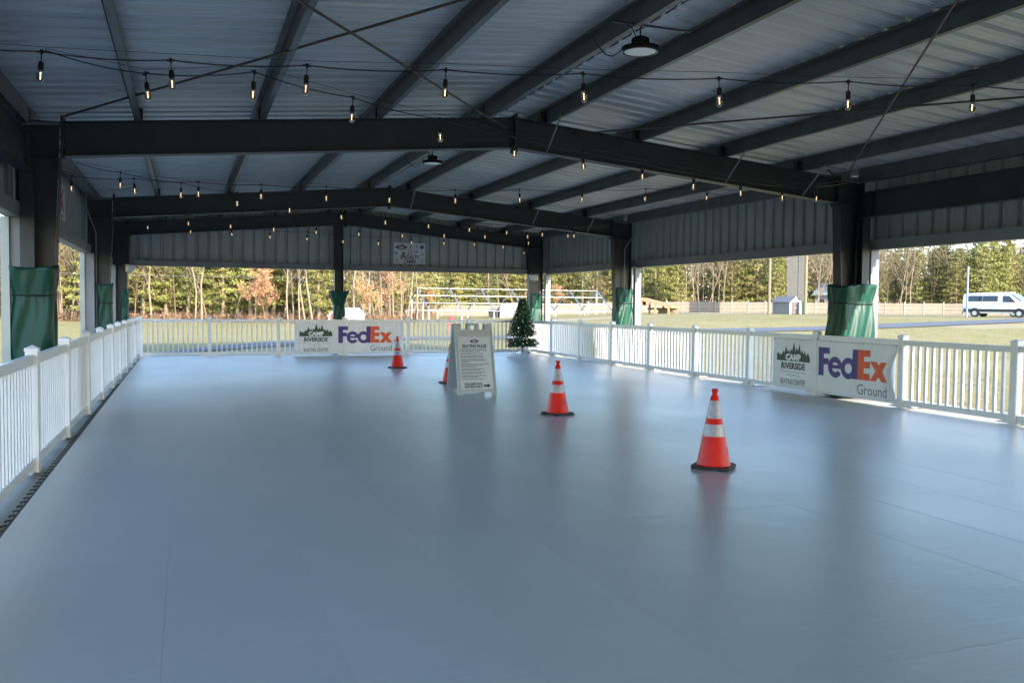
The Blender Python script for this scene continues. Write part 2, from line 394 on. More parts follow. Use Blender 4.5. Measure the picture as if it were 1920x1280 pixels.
# ------------------------------------------------------------------ the pavilion
pav = empty('open_pavilion', (0, 0, 0), 0, 'open sided steel pavilion with grey frames and ribbed metal roof over the skating floor', 'pavilion')
RZ = 4.165; SL = .0905
def zr(x): return RZ-SL*abs(x-XM)          # top of rafter
def zb(x, dz=0): return 3.735-SL*.97*abs(x-XM)+dz  # underside of rafter
KL, KR = -1.36, 10.19
def slopebox(mb, x0, x1, f0, f1, y0, y1):
    mb.hexa([(x0, y0, f0(x0)), (x1, y0, f0(x1)), (x1, y1, f0(x1)), (x0, y1, f0(x0)), (x0, y0, f1(x0)), (x1, y0, f1(x1)), (x1, y1, f1(x1)), (x0, y1, f1(x0))])
def frame(Y, dz=0):
    fr = MB(); hw = .095
    for x0, x1 in ((KL, XM), (XM, KR)):
        slopebox(fr, x0, x1, lambda x: zr(x)-.012, lambda x: zr(x), Y-hw, Y+hw)
        slopebox(fr, x0, x1, lambda x: zb(x, dz), lambda x: zb(x, dz)+.014, Y-hw, Y+hw)
        slopebox(fr, x0, x1, lambda x: zb(x, dz)+.0145, lambda x: zr(x)-.0125, Y-.005, Y+.005)
    ro = fr.build('rafter', STEEL, pav)
    for X, a, b in ((XM, zb(XM, dz)-.06, zr(XM)+.05), (KL, zb(KL, dz)-.03, zr(KL)+.07), (KR, zb(KR, dz)-.05, zr(KR)+.04)):
        pl = MB(); pl.box((X-.018, Y-.105, a), (X+.018, Y+.105, b))
        for k in range(3):
            for s in (-1, 1):
                zz = a+(b-a)*(.2+.3*k); pl.tube([(X-.04, Y+s*.06, zz), (X+.04, Y+s*.06, zz)], .013, 6)
        pl.build('splice_plate', STEEL, ro)
    for d in (.47, 2.0, 3.52, 5.0):
        for s in (-1, 1):
            st = MB(); X = XM+s*d-s*.03; st.box((X-.05, Y-.004-.05, zr(X)+.001), (X+.05, Y+.05, zr(X)+.16)); st.build('purlin_clip', BLACKP, ro)
    for side in (-1, 1):
        c = MB()
        xo, xb, xt = (-1.86, -1.545, KL-.02) if side < 0 else (10.72, 10.36, KR+.02)
        zt = zr(xt)
        c.hexa([(xb, Y-hw, -.02), (xb-side*-.012, Y-hw, -.02), (xb+side*.012, Y+hw, -.02), (xb, Y+hw, -.02),
                (xt, Y-hw, zb(xt)-.02), (xt+side*.012, Y-hw, zb(xt)-.02), (xt+side*.012, Y+hw, zb(xt)-.02), (xt, Y+hw, zb(xt)-.02)])
        c.box((xo, Y-hw, -.02), (xo-side*.012, Y+hw, zt-.05))
        # web
        c.hexa([(xb+side*.013, Y-.005, -.02), (xo-side*.013, Y-.005, -.02), (xo-side*.013, Y+.005, -.02), (xb+side*.013, Y+.005, -.02),
                (xt+side*.013, Y-.005, zt-.03), (xo-side*.013, Y-.005, zt-.06), (xo-side*.013, Y+.005, zt-.06), (xt+side*.013, Y+.005, zt-.03)])
        zz = zb(xt, dz)-.01
        c.box((xt+side*.02, Y-hw, zz-.012), (xo-side*.014, Y-.006, zz)); c.box((xt+side*.02, Y+.006, zz-.012), (xo-side*.014, Y+hw, zz))
        c.box((xt+side*.0, Y-hw, zt-.02), (xo, Y+hw, zt-.008))
        co = c.build('column', STEEL, pav)
        b = MB(); b.box((min(xb, xo)-.05, Y-.14, -.0215), (max(xb, xo)+.05, Y+.14, -.002)); b.build('base_plate', STEEL, co)
    return ro
for k, Y in enumerate(YF):
    frame(Y, .06 if k in (0, 5) else 0)
# gable centre columns
for Y in (YF[-1], YF[0]):
    c = MB(); X = 4.25; t = zb(X, .06)-.002
    c.box((X-.125, Y-.10, -.02), (X-.115, Y+.10, t)); c.box((X+.115, Y-.10, -.02), (X+.125, Y+.10, t)); c.box((X-.1145, Y-.006, -.02), (X+.1145, Y+.006, t))
    co = c.build('gable_column', STEEL, pav)
# purlins (Z sections, one per bay)
OFF = (.47, 2.0, 3.52, 5.0)
for s in (-1, 1):
    for d in OFF:
        X = XM+s*d; z0 = zr(X)+.003; z1 = z0+.197
        for k in range(len(YF)-1):
            y0, y1 = YF[k]+.002, YF[k+1]-.002
            if k == 0: y0 = YS
            if k == len(YF)-2: y1 = YE-.03
            m = MB(); a = X-.0015; b = X+.0015
            m.box((a, y0, z0), (b, y1, z1))
            m.box((b+.0001, y0, z0), (X+.062, y1, z0+.003)); m.box((X+.059, y0, z0+.0031), (X+.062, y1, z0+.02))
            m.box((X-.062, y0, z1-.003), (a-.0001, y1, z1)); m.box((X-.062, y0, z1-.02), (X-.059, y1, z1-.0031))
            m.build('purlin', PURLIN, pav)
# eave struts
for s, X in ((-1, -1.72), (1, 10.58)):
    for k in range(len(YF)-1):
        m = MB(); z1 = zr(X)+.196; y0, y1 = YF[k]+.1, YF[k+1]-.1
        o = X+s*.0
        m.box((X-.002, y0, z1-.22), (X+.002, y1, z1)); m.box((X, y0, z1-.223), (X+s*.09, y1, z1-.2201)); m.box((X, y0, z1+.0001), (X+s*.07, y1, z1+.003))
        m.build('eave_strut', PURLIN, pav)
# roof sheets: 0.914 m cover, ribs every 0.305 m, running down the slope
def rib_profile(width, rh=.046, pitch=.3048, minor=True):
    P = []; n = int(round(width/pitch))
    for k in range(n):
        c = pitch*(k+.5)
        if minor: P += [(c-pitch/2, 0), (c-.115, 0), (c-.112, .004), (c-.102, .004), (c-.099, 0), (c-.078, 0), (c-.075, .004), (c-.065, .004), (c-.062, 0)]
        else: P += [(c-pitch/2, 0)]
        P += [(c-.044, 0), (c-.024, rh), (c+.024, rh), (c+.044, 0)]
        if minor: P += [(c+.062, 0), (c+.065, .004), (c+.075, .004), (c+.078, 0), (c+.099, 0), (c+.102, .004), (c+.112, .004), (c+.115, 0)]
    P.append((n*pitch, 0)); return P
PR = rib_profile(.9144)
for s in (-1, 1):
    m = MB(); xe = XL-.16 if s < 0 else XR+.16; n = len(PR)
    L0 = XM+s*.02; 
    for X, zz in ((L0, RZ+.205), (xe, RZ+.205-SL*abs(xe-XM))):
        for p, h in PR: m.v.append((X, p, zz+h))
    for k in range(n-1): m.f.append((k, k+1, n+k+1, n+k) if s < 0 else (k, n+k, n+k+1, k+1)); m.m.append(0)
    me = m.mesh('roof_sheet', ROOF)
    y = YS-.1; i = 0
    while y < YE:
        o = link('roof_sheet', me, pav, (0, y, 0)); y += .9144
rc = MB(); rc.hexa([(XM-.25, YS-.1, RZ+.222), (XM, YS-.1, RZ+.245), (XM, YE+.1, RZ+.245), (XM-.25, YE+.1, RZ+.222), (XM-.25, YS-.1, RZ+.226), (XM, YS-.1, RZ+.249), (XM, YE+.1, RZ+.249), (XM-.25, YE+.1, RZ+.226)])
rc.hexa([(XM, YS-.1, RZ+.245), (XM+.25, YS-.1, RZ+.222), (XM+.25, YE+.1, RZ+.222), (XM, YE+.1, RZ+.245), (XM, YS-.1, RZ+.249), (XM+.25, YS-.1, RZ+.226), (XM+.25, YE+.1, RZ+.226), (XM, YE+.1, RZ+.249)])
rc.build('ridge_cap', ROOF, pav)
# wall sheets above the openings
HZ = 2.47
WP = rib_profile(.9144, .050)
def wall_side(X, s):
    zt = RZ+.2-SL*abs(X-XM)
    m = MB(); n = len(WP)
    for z in (HZ+.02, zt):
        for p, h in WP: m.v.append((s*h, p, z))
    for k in range(n-1): m.f.append((k, k+1, n+k+1, n+k)); m.m.append(0)
    me = m.mesh('wall_sheet', WALLS); y = YS
    while y < YE-.3: link('wall_sheet', me, pav, (X, y, 0)); y += .9144
wall_side(XL-.06, -1); wall_side(XR+.06, 1)
for Y, s in ((YE, 1), (YS, -1)):
    x = XL-.06
    while x < XR+.05:
        w_ = min(.9144, XR+.06-x); n = len(WP); m = MB(); pts = [(p, h) for p, h in WP if p <= w_+.001]
        for p, h in pts: m.v.append((p, s*h, HZ+.02))
        for p, h in pts: m.v.append((p, s*h, RZ+.2-SL*abs(x+p-XM)))
        q = len(pts)
        for k in range(q-1): m.f.append((k, k+1, q+k+1, q+k)); m.m.append(0)
        m.build('wall_sheet', WALLS, pav, (x, Y, 0), fix=False); x += .9144
# header channels under the wall sheets
for X, s in ((XL, -1), (XR, 1)):
    for k in range(len(YF)-1):
        m = MB(); y0, y1 = YF[k]+.12, YF[k+1]-.12; xi = X-s*.0
        m.box((xi-s*.10, y0, HZ-.004), (xi+s*.055, y1, HZ)); m.box((xi-s*.10, y0, HZ+.0002), (xi-s*.097, y1, HZ+.17)); m.box((xi-s*.0968, y0, HZ+.167), (xi-s*.02, y1, HZ+.17))
        m.build('header_channel', TRIM, pav)
for Y, s in ((YE-.01, 1), (YS+.01, -1)):
    for x0, x1 in ((-1.5, 4.12), (4.38, 10.3)):
        m = MB(); m.box((x0, Y-s*.12, HZ-.004), (x1, Y+s*.05, HZ)); m.box((x0, Y-s*.12, HZ+.0002), (x1, Y-s*.117, HZ+.15)); m.build('header_channel', TRIM, pav)
# door jambs beside the columns
for k, Y in enumerate(YF):
    for X, s in ((XL, -1), (XR, 1)):
        for dy in ((-.24, -.13), (.13, .24)):
            if (k == 0 and dy[0] < 0) or (k == len(YF)-1 and dy[0] > 0): continue
            m = MB(); m.box((X-s*.16, Y+dy[0], -.022), (X+s*.01, Y+dy[1], HZ-.006)); j = m.build('door_jamb', JAMBM, pav)
            if dy[0] > 0 or s > 0: continue
            t = MB(); e = dy[0]-.004 if dy[0] < 0 else dy[1]+.004
            t.box((X+s*.012, Y+dy[0]-.06, -.022), (X+s*.10, Y+dy[1]+.06, HZ-.006)); t.build('jamb_trim', JAMB, j)
# portal beams in the near bays
for X, s in ((-1.72, -1), (10.62, 1)):
    for y0, y1 in ((YF[2]+.13, YF[3]-.13),):
        m = MB(); m.box((X-.075, y0, 2.99), (X+.075, y1, 3.001)); m.box((X-.075, y0, 3.40), (X+.075, y1, 3.411)); m.box((X-.004, y0, 3.0012), (X+.004, y1, 3.3998))
        for yy in (y0+.28, y1-.28): m.box((X-.07, yy-.012, 3.0012), (X+.07, yy+.012, 3.3998))
        b = m.build('portal_beam', STEEL, pav)
        for yy in (y1-.14, y0):
            c = MB(); c.box((X-.075, yy, -.02), (X+.075, yy+.01, 2.988)); c.box((X-.075, yy+.13, -.02), (X+.075, yy+.14, 2.988)); c.box((X-.004, yy+.0102, -.02), (X+.004, yy+.1298, 2.988)); c.build('portal_column', STEEL, pav)
# flange braces and roof bracing rods
for Y in YF[2:5]:
    for d in (.47, 3.52, 5.0):
        X = XM+d; m = MB(); m.tube([(X+.02, Y-.06, zb(X)+.02), (X, Y-.62, zr(X)+.02)], .014, 4); m.build('flange_brace', TRIM, pav)
for k in (2, 3):
    y0, y1 = YF[k], YF[k+1]
    for P, Q in (((KL+.03, y1-.05, 3.71), (XM-.3, y0+.1, 4.06)), ((KL+.03, y0+.05, 3.62), (XM-.15, y1-.1, 3.99)), ((XM+.9, y1-.05, 4.0), (KR-.2, y0+.1, 3.55)), ((10.25, y1-.05, 3.55), (XM+.2, y0+.1, 4.02))):
        if k == 3: continue
        m = MB(); m.tube([P, Q], .0125, 6); m.build('brace_rod', ROD, pav)
# conduits on columns
m = MB(); m.tube([(10.52, 19.93, 0), (10.52, 19.93, 2.95), (10.78, 19.85, 3.35), (10.78, 19.85, 3.8)], .016, 6); m.build('conduit', TRIM, pav)
m = MB(); m.tube([(-1.70, 19.9, 0), (-1.70, 19.9, 2.9), (-1.86, 19.7, 3.4), (-1.86, 19.6, 3.7)], .016, 6); m.build('conduit', TRIM, pav)
m = MB(); m.tube([(9.9, 11.72, 3.76), (10.1, 11.6, 3.5), (10.12, 11.6, 3.38)], .01, 5); m.build('conduit', BLACKP, pav)
m = MB(); m.box((10.60, 19.86, .95), (10.68, 19.93, 1.2)); m.build('outlet_box', TRIM, pav)

# ------------------------------------------------------------------ fences
def post_mesh():
    m = MB(); m.box((-.05, -.05, .014), (.05, .05, 1.055)); return m.mesh('post', VINYL)
def cap_mesh():
    m = MB(); m.box((-.056, -.056, 1.0555), (.056, .056, 1.082))
    i = len(m.v); m.v += [(-.056, -.056, 1.0822), (.056, -.056, 1.0822), (.056, .056, 1.0822), (-.056, .056, 1.0822), (0, 0, 1.11)]
    for a in range(4): m.f.append((i+a, i+(a+1) % 4, i+4)); m.m.append(0)
    return m.mesh('post_cap', VINYL)
def foot_mesh(out):
    m = MB(); m.box((-.055, min(0, out)*.42-.055, 0), (.055, max(0, out)*.42+.055, .012))
    m.prism([(-.26, .0125), (-.052, .0125), (-.052, .075)], -.028, .028, 'y'); m.prism([(.26, .0125), (.052, .075), (.052, .0125)], -.028, .028, 'y')
    m.prism([(out*.056, .0125), (out*.056, .10), (out*.40, .02), (out*.40, .0125)], -.02, .02, 'x')
    return m.mesh('foot', VINYL)
PM, CM = post_mesh(), cap_mesh()
pk = MB(); pk.box((-.018, -.018, .128), (.018, .018, .942)); PKM = pk.mesh('picket', VINYL)
RAILS = {}
def fence(name, p0, p1, dists, out, label):
    d = Vector((p1[0]-p0[0], p1[1]-p0[1], 0)); a = math.atan2(d.y, d.x)
    root = empty(name, (p0[0], p0[1], 0), a, label, 'fence', 'white picket fences round the skating floor')
    fm = foot_mesh(out)
    for k, x in enumerate(dists):
        p = link('post', PM, root, (x, 0, 0)); p.rotation_euler = (rnd.gauss(0, .004), rnd.gauss(0, .004), 0)
        link('post_cap', CM, p); link('foot', fm, root, (x, 0, 0))
        if k+1 < len(dists):
            w_ = dists[k+1]-x; n = int(round(w_/.137))-1; key = round(w_, 3)
            if key not in RAILS:
                m = MB(); m.box((.052, -.024, .942), (w_-.052, .024, 1.025)); a_ = m.mesh('top_rail', VINYL)
                m = MB(); m.box((.052, -.024, .048), (w_-.052, .024, .128)); b_ = m.mesh('bottom_rail', VINYL)
                RAILS[key] = (a_, b_)
            rise = rnd.gauss(0, .004)
            link('top_rail', RAILS[key][0], root, (x, 0, rise)); link('bottom_rail', RAILS[key][1], root, (x, 0, rise*.5))
            g = (w_-.1)/(n+1)
            for i in range(n): link('picket', PKM, root, (x+.05+g*(i+1), 0, 0))
    return root
# left fence: measured post spacing
LP0, LP1 = (-1.29, 2.55), (-1.15, 24.66)
fence('picket_fence', LP0, LP1, [0, 2.0, 4.0, 6.05, 8.12, 10.2, 12.1, 14.0, 15.75, 17.45, 19.1, 20.65, 22.1], 1, 'white vinyl picket fence along the left side of the floor')
RY = [25.42-1.903*i for i in range(12)]
fence('picket_fence', (10.09, RY[0]), (10.09, RY[-1]), [RY[0]-y for y in RY], 1, 'white vinyl picket fence along the right side, banner near its front end')
rx = [onY(x, 593, 25.2).x for x in (393, 522, 646, 765, 879)]
REARY = 25.2
fence('picket_fence', (-1.10, REARY-.0), (9.98, REARY+.0), [0.0]+[x+1.10 for x in rx]+[9.93+1.1], 1, 'white vinyl picket fence across the far end of the floor in front of the field')

# ------------------------------------------------------------------ text and print helpers
def text_mesh(s, size, mtl, bold=0., sx=1., align='CENTER', shear=0., space=1.):
    c = bpy.data.curves.new('lettering', 'FONT'); c.body = s; c.size = size; c.align_x = align; c.offset = bold; c.shear = shear; c.space_character = space
    c.resolution_u = 3
    o = bpy.data.objects.new('lettering', c); COL.objects.link(o)
    bpy.context.view_layer.update()
    me = bpy.data.meshes.new_from_object(o.evaluated_get(bpy.context.evaluated_depsgraph_get()))
    bpy.data.objects.remove(o); bpy.data.curves.remove(c)
    me.transform(Matrix.Diagonal((sx, 1, 1, 1))); me.materials.clear(); me.materials.append(mtl)
    me.name = 'lettering'; return me
def poly_mesh(polys, mtl, name='print'):
    m = MB()
    for p in polys: m.face([(a, b, 0) for a, b in p])
    me = m.mesh(name, mtl)
    bm = bmesh.new(); bm.from_mesh(me)
    for f in bm.faces:
        if f.normal.z < 0: f.normal_flip()
    bmesh.ops.triangulate(bm, faces=[f for f in bm.faces if len(f.verts) > 4]); bm.to_mesh(me); bm.free(); return me
def put(me, name, parent, x, y, fn, lift, cut=.028, s=1., label=None):
    "lay a flat mesh (x right, y up) onto a hanging sheet; fn(u,v) is the sheet's depth"
    me.transform(Matrix.Translation((x, y, 0)) @ Matrix.Diagonal((s, s, 1, 1)))
    bm = bmesh.new(); bm.from_mesh(me)
    if fn:
        xs = [v.co.x for v in bm.verts]; a = min(xs); b = max(xs); t = math.ceil(a/cut)*cut
        while t < b:
            bmesh.ops.bisect_plane(bm, geom=bm.verts[:]+bm.edges[:]+bm.faces[:], plane_co=(t, 0, 0), plane_no=(1, 0, 0)); t += cut
        ys = [v.co.y for v in bm.verts]; a = min(ys); b = max(ys); t = math.ceil(a/.07)*.07
        while t < b:
            bmesh.ops.bisect_plane(bm, geom=bm.verts[:]+bm.edges[:]+bm.faces[:], plane_co=(0, t, 0), plane_no=(0, 1, 0)); t += .07
    for v in bm.verts:
        u, z = v.co.x, v.co.y; d = fn(u, z) if fn else 0
        v.co = (u, d-lift, z)
    bm.to_mesh(me); bm.free()
    return link(name, me, parent)
def ring(cx, cy, ro, ri, a0, a1, n=28, ex=1.):
    out = []
    for k in range(n):
        t0 = a0+(a1-a0)*k/n; t1 = a0+(a1-a0)*(k+1)/n
        out.append([(cx+ri*cos(t0)*ex, cy+ri*sin(t0)), (cx+ro*cos(t0)*ex, cy+ro*sin(t0)), (cx+ro*cos(t1)*ex, cy+ro*sin(t1)), (cx+ri*cos(t1)*ex, cy+ri*sin(t1))])
    return out
def tree_skyline(w, h):
    "conifer skyline above a straight base, as quads"
    tops = [(-.94, .42), (-.80, .36), (-.62, .52), (-.46, .74), (-.30, .60), (-.14, .64), (.02, .98), (.20, .72), (.36, .90), (.54, .60), (.70, .56), (.88, .46)]
    def f(u):
        z = .0
        for c, t in tops:
            d = abs(u-c)/.16; tt = t-d*(t*.9)*(.82)+.05*((d*5) % 1)*(.6 if d < .9 else 0)
            if d < 1.2: z = max(z, tt)
        base = .30*(1-abs(u))**.3 if abs(u) < 1 else 0
        return max(z, base, .02)
    n = 150; out = []
    for k in range(n):
        u0 = -1+2*k/n; u1 = -1+2*(k+1)/n
        out.append([(u0*w/2, 0), (u1*w/2, 0), (u1*w/2, f(u1)*h), (u0*w/2, f(u0)*h)])
    return out
def wave(w, y, a=.012, th=.009, cyc=4):
    out = []; n = 40
    def g(u): return y+a*sin(u*cyc*2*pi)
    for k in range(n):
        u0, u1 = k/n, (k+1)/n
        out.append([(-w/2+u0*w, g(u0)-th/2), (-w/2+u1*w, g(u1)-th/2), (-w/2+u1*w, g(u1)+th/2), (-w/2+u0*w, g(u0)+th/2)])
    return out
def camp_logo(parent, cx, cy, s, fn, base=.003, skating=True, fine=True, green=None):
    "round logo: conifers with CAMP, RIVERSIDE and waves; s = width"
    put(poly_mesh(tree_skyline(1, .40), green or LOGOG), 'tree_emblem', parent, cx, cy+.10*s, fn, base, s=s)
    put(text_mesh('CAMP', .165, WHITEP, .010, 1.0, space=1.05), 'lettering', parent, cx, cy+.125*s, fn, base*2, s=s)
    put(text_mesh('RIVERSIDE', .172, INK, .007, .93), 'lettering', parent, cx, cy-.055*s, fn, base, s=s)
    if fine:
        put(poly_mesh(wave(.80, -.115)+wave(.42, -.185, cyc=2), WAVEB), 'wave_emblem', parent, cx, cy, fn, base, s=s)
    if skating:
        put(text_mesh('SKATING CENTER', .150, INK, .001, .62), 'lettering', parent, cx, cy-.365*s, fn, base, s=s)
def fedex(parent, x, y, H, fn, base=.003):
    def q(pl, m, lift, name='letter'): put(poly_mesh(pl, m), name, parent, x, y, fn, lift, s=H)
    q([[(0, 0), (.27, 0), (.27, .40), (0, .40)], [(0, .40), (.53, .40), (.53, .62), (0, .62)], [(0, .62), (.27, .62), (.27, .78), (0, .78)], [(0, .78), (.58, .78), (.58, 1), (0, 1)]], NAVY, base)
    cx, cy, ro, ri = .86, .335, .365, .17
    q(ring(cx, cy, ro, ri, R(8), R(325), 34)+[[(cx-ri, cy-.045), (cx+ro-.003, cy-.045), (cx+ro-.003, cy+.075), (cx-ri, cy+.075)]], NAVY, base+.0006)
    cx = 1.52
    q(ring(cx, cy, ro, ri, 0, 2*pi, 40), NAVY, base+.0012)
    q([[(1.71, 0), (1.955, 0), (1.955, 1), (1.71, 1)]], NAVY, base+.0018)
    q([[(1.957, 0), (2.22, 0), (2.22, 1), (1.957, 1)], [(2.22, 0), (2.50, 0), (2.50, .22), (2.22, .22)], [(2.22, .40), (2.50, .40), (2.50, .62), (2.22, .62)], [(2.22, .78), (2.50, .78), (2.50, 1), (2.22, 1)]], ORP, base)
    q([[(2.50, 0), (2.78, 0), (3.28, .64), (2.98, .64)]], ORP, base+.0006); q([[(3.02, 0), (3.32, 0), (2.80, .64), (2.50, .64)]], ORP, base+.0012)
    put(text_mesh('Ground', .50, INKB, -.004, .86, align='RIGHT'), 'lettering', parent, x+3.30*H, y-.49*H, fn, base, s=H)
    put(poly_mesh(ring(3.52, .09, .125, .10, 0, 2*pi, 24), REDP), 'registered_mark', parent, x, y, fn, base, s=H)
    put(text_mesh('R', .19, REDP, .004), 'registered_mark', parent, x+3.52*H, y+.025*H, fn, base, s=H)
def banner(name, loc, rz, L, z0, z1, posts, label, seed, flipend=0, amp=1.):
    "hanging vinyl sheet, local x along the fence, -y towards the floor"
    r = random.Random(seed); root = empty(name, (loc[0], loc[1], 0), rz, label, 'banner', 'sponsor banners tied to the picket fence')
    ph = [r.uniform(0, 6) for _ in range(4)]
    def fn(u, v):
        t = (v-z0)/(z1-z0)
        d = amp*(.005*sin(2*pi*u/.139+ph[0])*(.5+t*.7)+.007*sin(2*pi*u/.9+ph[1]+t*2)+.006*sin(u*3.1+v*5+ph[2]))
        for p in posts: d -= .034*math.exp(-((u-p)/.075)**2)
        d -= flipend*.07*sst(L-.35, L, u)*sin(pi*t)**2
        return d
    m = MB(); nu, nv = int(L/.022), 26; idx = []
    for j in range(nv+1):
        row = []
        for i in range(nu+1):
            u = L*i/nu; v = z0+(z1-z0)*j/nv; sag = -.014*sin(pi*u/L)*(1-j/nv)-.006*abs(sin(pi*u/.75))*(1-j/nv)
            e = flipend*(-.05)*sst(L-.3, L, u)*sin(pi*j/nv*1.1)
            row.append(len(m.v)); m.v.append((u+e, fn(u, v), v+sag))
        idx.append(row)
    for a, b in zip(idx, idx[1:]):
        for i in range(nu): m.f.append((a[i], a[i+1], b[i+1], b[i])); m.m.append(0)
    sh = m.build('sheet', BANNER, root, smooth=True, fix=False)
    sd_ = sh.modifiers.new('thick', 'SOLIDIFY'); sd_.thickness = .0012; sd_.offset = 1
    e = MB()
    for k in range(5):
        u = .03+(L-.06)*k/4; e.tube([(u, fn(u, z1-.02)-.0055, z1-.02), (u, fn(u, z1-.02)-.001, z1-.02)], .010, 8)
    e.build('eyelet', ROD, root); return root, fn
# right banner: runs from far to near along the right fence; seen from the floor its left end is the far end
yb0, yb1 = 13.22, 10.22
br, fn = banner('sponsor_banner', (10.09-.0375, yb0), -pi/2, yb0-yb1, .085, .945, [2.99], 'white sponsor banner with purple and orange lettering on the right fence', 3, 1, .62)
camp_logo(br, .55, .455, .88, fn); fedex(br, 1.21, .355, .475, fn)
xb0 = onY(552, 600, REARY).x; xb1 = onY(756, 600, REARY).x
br, fn = banner('sponsor_banner', (xb0, REARY-.062), 0, xb1-xb0, .10, .955, [rx[2]-xb0, rx[3]-xb0], 'white sponsor banner with camp logo and purple and orange lettering on the far fence', 5)
camp_logo(br, .59, .455, .92, fn); fedex(br, 1.22, .355, .475, fn)

# ------------------------------------------------------------------ traffic cones
def make_cone():
    root = empty('traffic_cone', (0, 0, 0))
    H = .735; 
    def rad(z): return .155-(.155-.034)*((z-.03)/(H-.03-.055))
    def seg(z0, z1, name, mtl, dr=0., parent=root):
        m = MB(); m.lathe([(rad(z0)+dr-.004, z0), (rad(z0)+dr, z0+.0005), (rad(z1)+dr, z1-.0005), (rad(z1)+dr-.004, z1)], 40); o = m.build(name, mtl, parent, smooth=True); smooth_by_angle(o, 50); return o
    m = MB(); m.lathe([(.168, .018), (.158, .03), (rad(.04), .045), (rad(.655), .655), (.033, .668), (.026, .676), (.024, .70), (.030, .715), (.031, .733), (.024, .735), (.020, .72), (.018, .6)], 40)
    b = m.build('cone_body', ORANGE, root, smooth=True); smooth_by_angle(b, 40)
    seg(.465, .628, 'reflective_collar', BAND, .0022); seg(.302, .412, 'reflective_collar', BAND, .0022)
    m = MB(); s = .185; c = .05
    poly = [(-s+c, -s), (s-c, -s), (s, -s+c), (s, s-c), (s-c, s), (-s+c, s), (-s, s-c), (-s, -s+c)]
    m.prism([(a*.97, b_*.97) for a, b_ in poly], .012, .032, 'z')
    for a in (-1, 1):
        for b_ in (-1, 1): m.box((a*.17, b_*.17, 0), (a*.08, b_*.08, .0115))
    bo = m.build('rubber_base', BLACK, root); bev(bo, .005, 2)
    # round badge and line of print, low on the body
    m = MB(); n = 12
    def cyl(a, z): rr = rad(z)+.0012; return (rr*cos(a), rr*sin(a), z)
    for i in range(16):
        a0, a1 = 2*pi*i/16, 2*pi*(i+1)/16
        m.face([cyl(-.0, .185), cyl(.14*cos(a0), .185+.019*sin(a0)), cyl(.14*cos(a1), .185+.019*sin(a1))])
    for i in range(9):
        if i % 3 == 2: continue
        a = -.27+i*.06; m.face([cyl(a, .143), cyl(a+.055, .143), cyl(a+.055, .157), cyl(a, .157)])
    m.build('maker_mark', INK, root, fix=False)
    return root
proto = make_cone()
cl = ['nearest orange traffic cone, right of the sign board', 'orange traffic cone standing second from the front, between the nearest cone and the sign board',
      'orange traffic cone half hidden behind the white sign board', 'orange traffic cone standing farthest away, in front of the far banner']
for k, ((x, y, z), a) in enumerate(zip(((4.6, 6.9, .001), (4.78, 10.95, .001), (4.70, 15.85, .001), (4.62, 19.9, .001)), (-48, -66, -80, -150))):
    o = proto if k == 0 else copy_tree(proto)
    o.location = (x, y, z); o.rotation_euler.z = R(a+ (0 if k else 0)); tag(o, cl[k], 'traffic cone', 'traffic cones down the middle of the floor')
    if k in (2, 3):
        for ch in list(o.children):
            if ch.name.startswith('maker_mark'): bpy.data.objects.remove(ch)

# ------------------------------------------------------------------ A-frame sign board
A0, A1 = onz(857, 741), onz(932, 740)
ang = math.atan2(A1.y-A0.y, A1.x-A0.x); W_ = (A1-A0).length
sb = empty('sandwich_board', ((A0.x+A1.x)/2, (A0.y+A1.y)/2, 0.002), R(-1), 'grey white plastic sandwich board of skating rules standing in the middle of the floor', 'sign board')
Hb = 1.18; tilt = .31
def panel(sgn, front):
    P = empty('board_panel', (0, 0, 0)); P.parent = sb
    bpy.data.objects.remove(P)
    m = MB(); h = W_/2; t = .022
    def B(x0, x1, z0, z1, d0=0, d1=t):
        "panel slab tapering with height"
        def X(x, z): return x*(1-.01*z/Hb)
        def pt(x, d, z):
            y = tilt*(z/Hb); yy = (y - (t-d))*1.0
            return (X(x, z), yy if sgn < 0 else 2*tilt+.05-yy, z)
        m.hexa([pt(x0, d0, z0), pt(x1, d0, z0), pt(x1, d1, z0), pt(x0, d1, z0), pt(x0, d0, z1), pt(x1, d0, z1), pt(x1, d1, z1), pt(x0, d1, z1)])
    B(-h, -h+.085, 0, .05, -.015, t); B(h-.085, h, 0, .05, -.015, t)
    B(-h, h, .0502, 1.068)                         # sheet
    B(-h, -h+.03, .0505, 1.0678, -.018, -.0003); B(h-.03, h, .0505, 1.0678, -.018, -.0003)
    B(-h+.0305, h-.0305, .0505, .085, -.012, -.0003)
    B(-h, -h+.125, 1.0682, Hb-.01, -.012, t); B(h-.125, h, 1.0682, Hb-.01, -.012, t)
    B(-.10, -.06, 1.0682, Hb-.0402, -.004, t); B(.06, .10, 1.0682, Hb-.0402, -.004, t); B(-.10, .10, Hb-.04, Hb-.005, -.004, t)
    o = m.build('board_panel', PLAST, sb); bev(o, .006, 2); return o
fp = panel(-1, True); bp = panel(1, False)
TA = math.atan2(tilt, Hb)
pe = bpy.data.objects.new('rules_poster', None)
m = MB(); pw, ph_ = W_*.42, .88
m.prism([(-pw*.98, 0), (pw*1.02, 0), (pw*1.0, ph_), (-pw*.98, ph_)], -.003, 0, 'y')
po = m.build('rules_poster', POSTER, sb, (0, -t_ if False else -.025, .10)); po.rotation_euler = (-TA, 0, 0); po.location = (0.0, tilt*.10/Hb-.0285, .10)
def pput(me, x, y, s=1.): return put(me, 'lettering', po, x, y, None, .0042, s=s)
put(poly_mesh(tree_skyline(1, .40), INK), 'tree_emblem', po, 0, .795, None, .0042, s=.15)
put(text_mesh('CAMP', .165, WHITEP, .010), 'lettering', po, 0, .804, None, .0052, s=.125)
put(text_mesh('RIVERSIDE', .165, INK, .006), 'lettering', po, 0, .774, None, .0042, s=.15)
